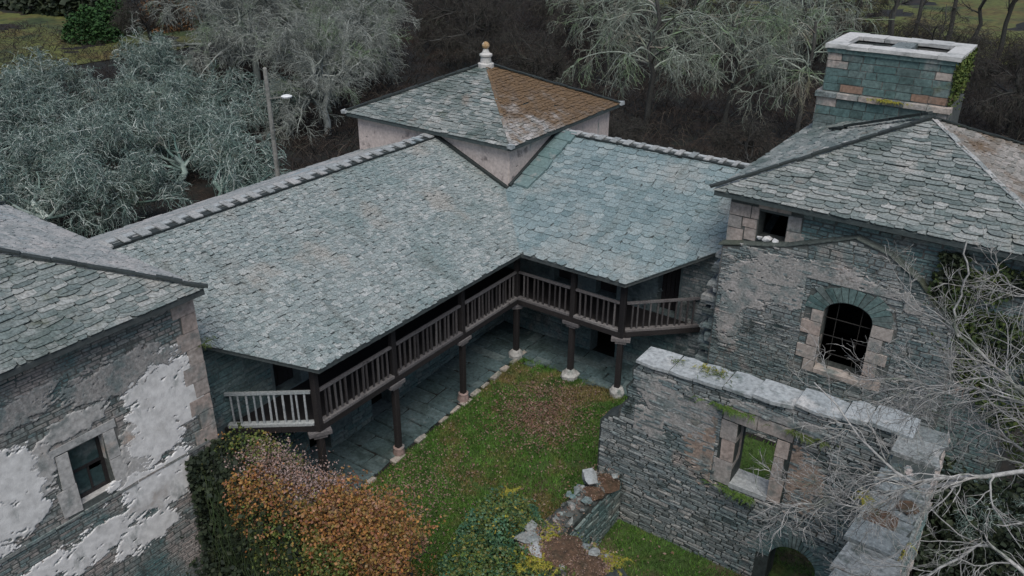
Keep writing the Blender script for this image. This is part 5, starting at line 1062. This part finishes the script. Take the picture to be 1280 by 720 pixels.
# ------------------------------------------------------------------ trees
PROTO = {}
def tree(kind, var, x, y, s, rot, label, mt, mc, group, name, hc):
    key = (kind, var)
    if key not in PROTO:
        tr, cr, tf = bare_tree_mesh(300 + 17 * var + len(kind), hc[0], hc[1], kind); PROTO[key] = [mesh_from('trunk', *tr, mt), mesh_from('crown', *cr, mc), mesh_from('lichen', *tf, 'lichen_tuft') if tf else None]
    z = float(G(x, y)) - .1; t = thing(name, (x, y, z), label, 'tree', group); t.rotation_euler = (0, 0, rot); t.scale = (s, s, s)
    for nm, me in zip(('trunk', 'crown', 'lichen'), PROTO[key]):
        if me: o = bpy.data.objects.new(nm, me); COL.objects.link(o); o.parent = t
    return t
gA = 'lichen grey trees beyond the long roof'
LT = []
rows = (('first row of the thicket, beside the long roof ridge', [(-25.1, 4.8, 'rightmost'), (-26.6, -.5, 'second from right'), (-29.2, -3.6, 'third from right'), (-33.3, -5.5, 'leftmost')]),
        ('second row of the thicket', [(-31.6, 6.5, 'rightmost'), (-34.4, 2.9, 'second from right'), (-38.4, .3, 'third from right'), (-42.5, -2.2, 'leftmost')]),
        ('third row of the thicket', [(-32.2, 11.9, 'rightmost, behind the leaning pole,'), (-39.4, 10.6, 'second from right'), (-43.5, 7.1, 'third from right'), (-48.2, 4.5, 'fourth from right'), (-53, 2.5, 'leftmost')]),
        ('upper row of the thicket', [(-42.2, 16.2, 'rightmost'), (-49.8, 14.3, 'middle'), (-55.4, 11.1, 'leftmost')]),
        ('topmost row of the thicket', [(-38.5, 18.6, 'right hand'), (-55.5, 20.6, 'left hand')]))
for rn, ts in rows:
    for x, y, w_ in ts: LT.append((x, y, random.uniform(.92, 1.1), f'{w_} lichen grey tree in the {rn}'.replace('thicket, beside the long roof ridge', 'thicket behind the roof').replace('third row of the thicket', 'third thicket row').replace('rightmost, behind the leaning pole,', 'rightmost')))
for i, (x, y, s, lb) in enumerate(LT): tree('lichen', i % 4, x, y, s, i * 1.9, lb, 'bark_lichen', 'bark_lichen', gA, 'lichen_tree', (6.2, 5.6))
gB = 'drooping bare trees at the top'
DT = [(-37, 25, 1.0, 'shaggy bare tree nearest the left of the tower, above the dark gap'), (-43, 33, 1.1, 'shaggy bare tree at the top, left of the tower finial'), (-50, 28, 1.1, 'shaggy bare tree at the top edge above the pole lamp'), (-56, 40, 1.2, 'shaggy bare tree at the top edge, second row left of the tower'), (-60, 30, 1.1, 'shaggy bare tree at the top edge beside the orange bracken'), (-33, 21, .9, 'shaggy bare tree close behind the pole lamp'), (-47, 42, 1.1, 'shaggy bare tree at the top edge straight above the west corner of the tower'), (-66, 44, 1.2, 'shaggy bare tree at the top edge, last row left of the tower')]
for i, (x, y, s, lb) in enumerate(DT): tree('shaggy', i % 3, x, y, s * 1.12, i * 2.3, lb, 'bark_grey', 'bark_grey', gB, 'bare_tree', (10, 7.2))
DT = [(-14, 39, 1.0, 'big drooping bare tree hanging over the short wing ridge'), (-8, 41, .85, 'drooping bare tree with greenish limbs left of the chimney'), (-3, 44, .85, 'drooping bare tree just behind the left side of the chimney'), (-19, 58, 1.0, 'drooping bare tree at the top edge, second row behind the big drooping one'), (-9, 60, 1.0, 'drooping bare tree at the top edge straight left of the slim trunks'), (-24, 50, .95, 'drooping bare tree at the top edge, right of the tower finial')]
for i, (x, y, s, lb) in enumerate(DT): tree('droop', i % 3, x, y, s, i * 2.3 + 1, lb, 'bark_dark', 'bark_green', gB, 'bare_tree', (17, 10.5))
gD = 'dim brown trees in the dark wood'
DW = [(-47, 56, 1.2, 'dim brown tree in the dark wood above the west slope of the tower roof'), (-38, 47, 1.0, 'dim brown tree in the dark wood just left of the tower finial'), (-33, 62, 1.2, 'dim brown tree in the dark wood at the top edge above the finial'), (-26, 40, .8, 'low dim brown tree in the dark gap right of the finial'), (-42, 74, 1.3, 'dim brown tree at the top edge, farthest back above the tower'), (-23, 72, 1.3, 'dim brown tree at the top edge behind the drooping trees'), (-10, 74, 1.2, 'dim brown tree at the top edge left of the chimney'), (3, 62, 1.0, 'dim brown tree right behind the chimney top'), (11, 55, .9, 'dim brown tree in the dark gap right of the chimney'), (-2, 30, .55, 'low dim brown thorn tree behind the short wing ridge, near the chimney house'), (-11, 27, .5, 'low dim brown thorn tree behind the short wing ridge, near the tower'), (-76, 34, 1.0, 'dim brown tree behind the thicket beside the orange bracken')]
for i, (x, y, s, lb) in enumerate(DW): tree('shaggy', 4 + i % 2, x, y, s, i * 1.7, lb, 'bark_dark', 'twig_dim', gD, 'brown_tree', (9, 7.0))
gC = 'slim dark trees in front of the back field'
ST = [(-27, 92, 'leftmost slim dark tree at the top, left of the yellow field'), (-23, 94, 'slim dark tree second from the left at the top'), (-19.5, 93, 'slim dark tree third from the left, above the left chimney corner'), (-15, 95, 'slim dark tree fourth from the left, above the chimney top'), (-11.5, 93, 'slim dark tree above the left opening in the chimney top'), (-8, 96, 'slim dark tree above the middle of the chimney'), (-4.5, 94, 'slim dark tree above the right opening in the chimney top'), (-1, 96, 'slim dark tree above the right chimney corner'), (2.5, 93, 'slim dark tree just right of the chimney'), (5.5, 92, 'slim dark tree second from right at the top corner'), (8.5, 90, 'rightmost slim dark tree at the top corner'), (-6.2, 88, 'thin slanting dark tree in front of the field over the chimney'), (-13, 89, 'thin slanting dark tree left of the chimney cap'), (-31, 97, 'dim slim tree behind the drooping trees left of the field'), (-36, 95, 'farthest left dim slim tree behind the drooping trees')]
for i, (x, y, lb) in enumerate(ST): tree('slim', i % 3, x, y, .9 + .2 * ((i * 7) % 5) / 5, i * 1.3, lb, 'bark_dark', 'bark_dark', gC, 'slim_tree', (15, 4.0))
# evergreen bushes and thatch heap by the side field
def blob(name, c, rad, n, size, m, label, cat_):
    d = unit(r.normal(size=(n, 3))); d[:, 2] = np.abs(d[:, 2]); k = 1 + .22 * nz(d[:, 0] * 3 + c[0], d[:, 1] * 3 + d[:, 2] * 2, 2)[:, None] + r.normal(0, .05, (n, 1))
    z0 = float(G(*c)); C = np.array([*c, z0]) + d * k * np.array(rad); tag(obj(name, *leaves(r, C, size, .4, .8), m, loc=(*c, z0)), label, cat_)
blob('evergreen_bush', (-87, 33), (2.8, 3.0, 3.6), 4000, .38, 'bush_green', 'large dark green bush at the top left beside the field', 'bush')
blob('evergreen_bush', (-90, 37.5), (2.8, 2.6, 4.2), 3500, .38, 'bush_green', 'second dark green bush at the top left, farther back beside the orange thatch', 'bush')
blob('bracken', (-88, 45), (3.6, 4.0, 4.0), 4500, .4, 'bush_orange', 'orange brown bracken heap at the top left beside the dark bushes', 'bracken')
blob('hedge', (-118, 45), (14, 5, 6), 5000, .9, 'ivy_dark', 'dark hedge along the far side of the upper left field', 'hedge')
blob('hedge', (-132, 32), (10, 9, 6), 5000, .9, 'ivy_dark', 'dark hedge closing the upper left picture corner', 'hedge')

# foreground tree reaching in from the right
def poly(p, m_=14):
    p = np.array(p, float); s = np.linspace(0, len(p) - 1, m_); i = np.minimum(s.astype(int), len(p) - 2); f = (s - i)[:, None]
    f = f * f * (3 - 2 * f) * .35 + f * .65; q = p[i] * (1 - f) + p[i + 1] * f; q[1:-1] += r.normal(0, .025, q[1:-1].shape); return q
near = thing('bare_tree', (18.6, -12.0, -1), 'pale bare foreground tree reaching its branches in from the right picture edge', 'tree')
trunk = np.stack([poly([(18.6, -12.0, -1.2), (18.5, -12.1, 4), (18.3, -12.1, 8.5), (18.5, -11.8, 11), (18.7, -11.6, 14)])])
limbs = np.stack([poly(q) for q in (
    [(18.35, -12.1, 8.6), (17.3, -12.15, 9.9), (16.5, -12.1, 10.15), (15.4, -12.5, 9.62), (14.75, -12.4, 9.85), (13.75, -12.2, 10.5)],
    [(18.35, -12.1, 8.0), (17.0, -12.7, 8.9), (16.35, -12.7, 9.3), (15.9, -13.1, 8.7), (15.2, -13.6, 8.1)],
    [(15.9, -12.25, 9.8), (15.3, -12.45, 9.45), (14.9, -12.8, 9.1), (14.4, -12.9, 9.15), (13.95, -13.2, 9.0)],
    [(18.4, -11.9, 10.0), (17.2, -11.5, 10.5), (16.2, -11.3, 10.9), (15.35, -11.3, 11.4), (14.5, -11.2, 11.7)],
    [(18.5, -11.8, 11.0), (17.3, -11.0, 11.9), (16.3, -10.8, 12.0), (15.6, -10.9, 12.2)],
    [(18.3, -12.2, 7.5), (17.2, -12.9, 8.0), (16.5, -13.5, 8.0), (15.9, -14.1, 7.6)],
    [(16.9, -11.4, 10.6), (15.9, -11.1, 10.6), (15.0, -11.3, 10.5), (14.1, -11.5, 10.4)],
    [(18.4, -12, 9.0), (17.2, -11.2, 9.6), (16.0, -10.9, 9.9), (15.0, -10.8, 9.8), (14.2, -10.6, 10.1)])])
lR = np.stack([np.linspace(a, b, 14) for a, b in ((.050, .009), (.038, .008), (.022, .007), (.042, .007), (.036, .007), (.028, .005), (.022, .007), (.032, .006))])
a1, b1 = sprout(r, limbs, lR, 24, .12, .98, 1.6, 10, .65, .02, .5, .2, .0062, .65)
a2, b2 = sprout(r, a1, b1, 6, .12, .98, .62, 7, .7, .03, .65, .25, .0044, .55)
a3, b3 = sprout(r, a2, b2, 3, .15, .95, .28, 4, .7, .03, .7, .25, .0036, .5)
up = np.stack([poly([(15.35, -11.3, 11.4), (15.15, -11.25, 11.75), (15.25, -11.15, 12.1), (15.1, -11.05, 12.7)])])
obj('trunk', *cat([tubes(trunk, np.linspace(.26, .10, 14)[None], 9), tubes(limbs, lR, 7)]), 'bark_near', near)
obj('crown', *cat([tubes(up, np.linspace(.02, .012, 14)[None], 5), tubes(a1, b1, 5), tubes(a2, b2, 4), tubes(a3, b3, 3)]), 'bark_near', near)
for k, (x, y, s, rot, lb) in enumerate(((17.3, -.6, .50, .4, 'grey twiggy bare tree standing behind the ruin in front of the arched window'), (18.4, -4.4, .5, 2.2, 'grey bare tree outside the ruin side wall at the right picture edge'))):
    tree('lichen', 3 + k, x, y, s, rot, lb, 'bark_near', 'bark_near', 'twiggy trees behind the ruin', 'bare_tree', (12, 5.6))

# ------------------------------------------------------------------ pole behind the long roof
px_, py_ = -15.0, 1.4
pole = thing('utility_pole', (px_, py_, -1.2), 'weathered grey pole leaning slightly behind the ridge of the long roof', 'pole')
MB().lathe((px_, py_, -1.2), [(0, .14), (10.55, .095), (10.6, .06)], 9).obj('post', 'pole', pole)
MB().bar((px_ + .08, py_, 8.0), (px_ + .75, py_ + .35, 8.12), .05, .05).obj('lamp_arm', 'pole', pole)
mb = MB(); mb.lathe((px_ + .82, py_ + .38, 8.05), [(0, .1), (.04, .24), (.10, .26), (.15, .14)], 10); mb.obj('lamp_head', 'lamp_white', pole)
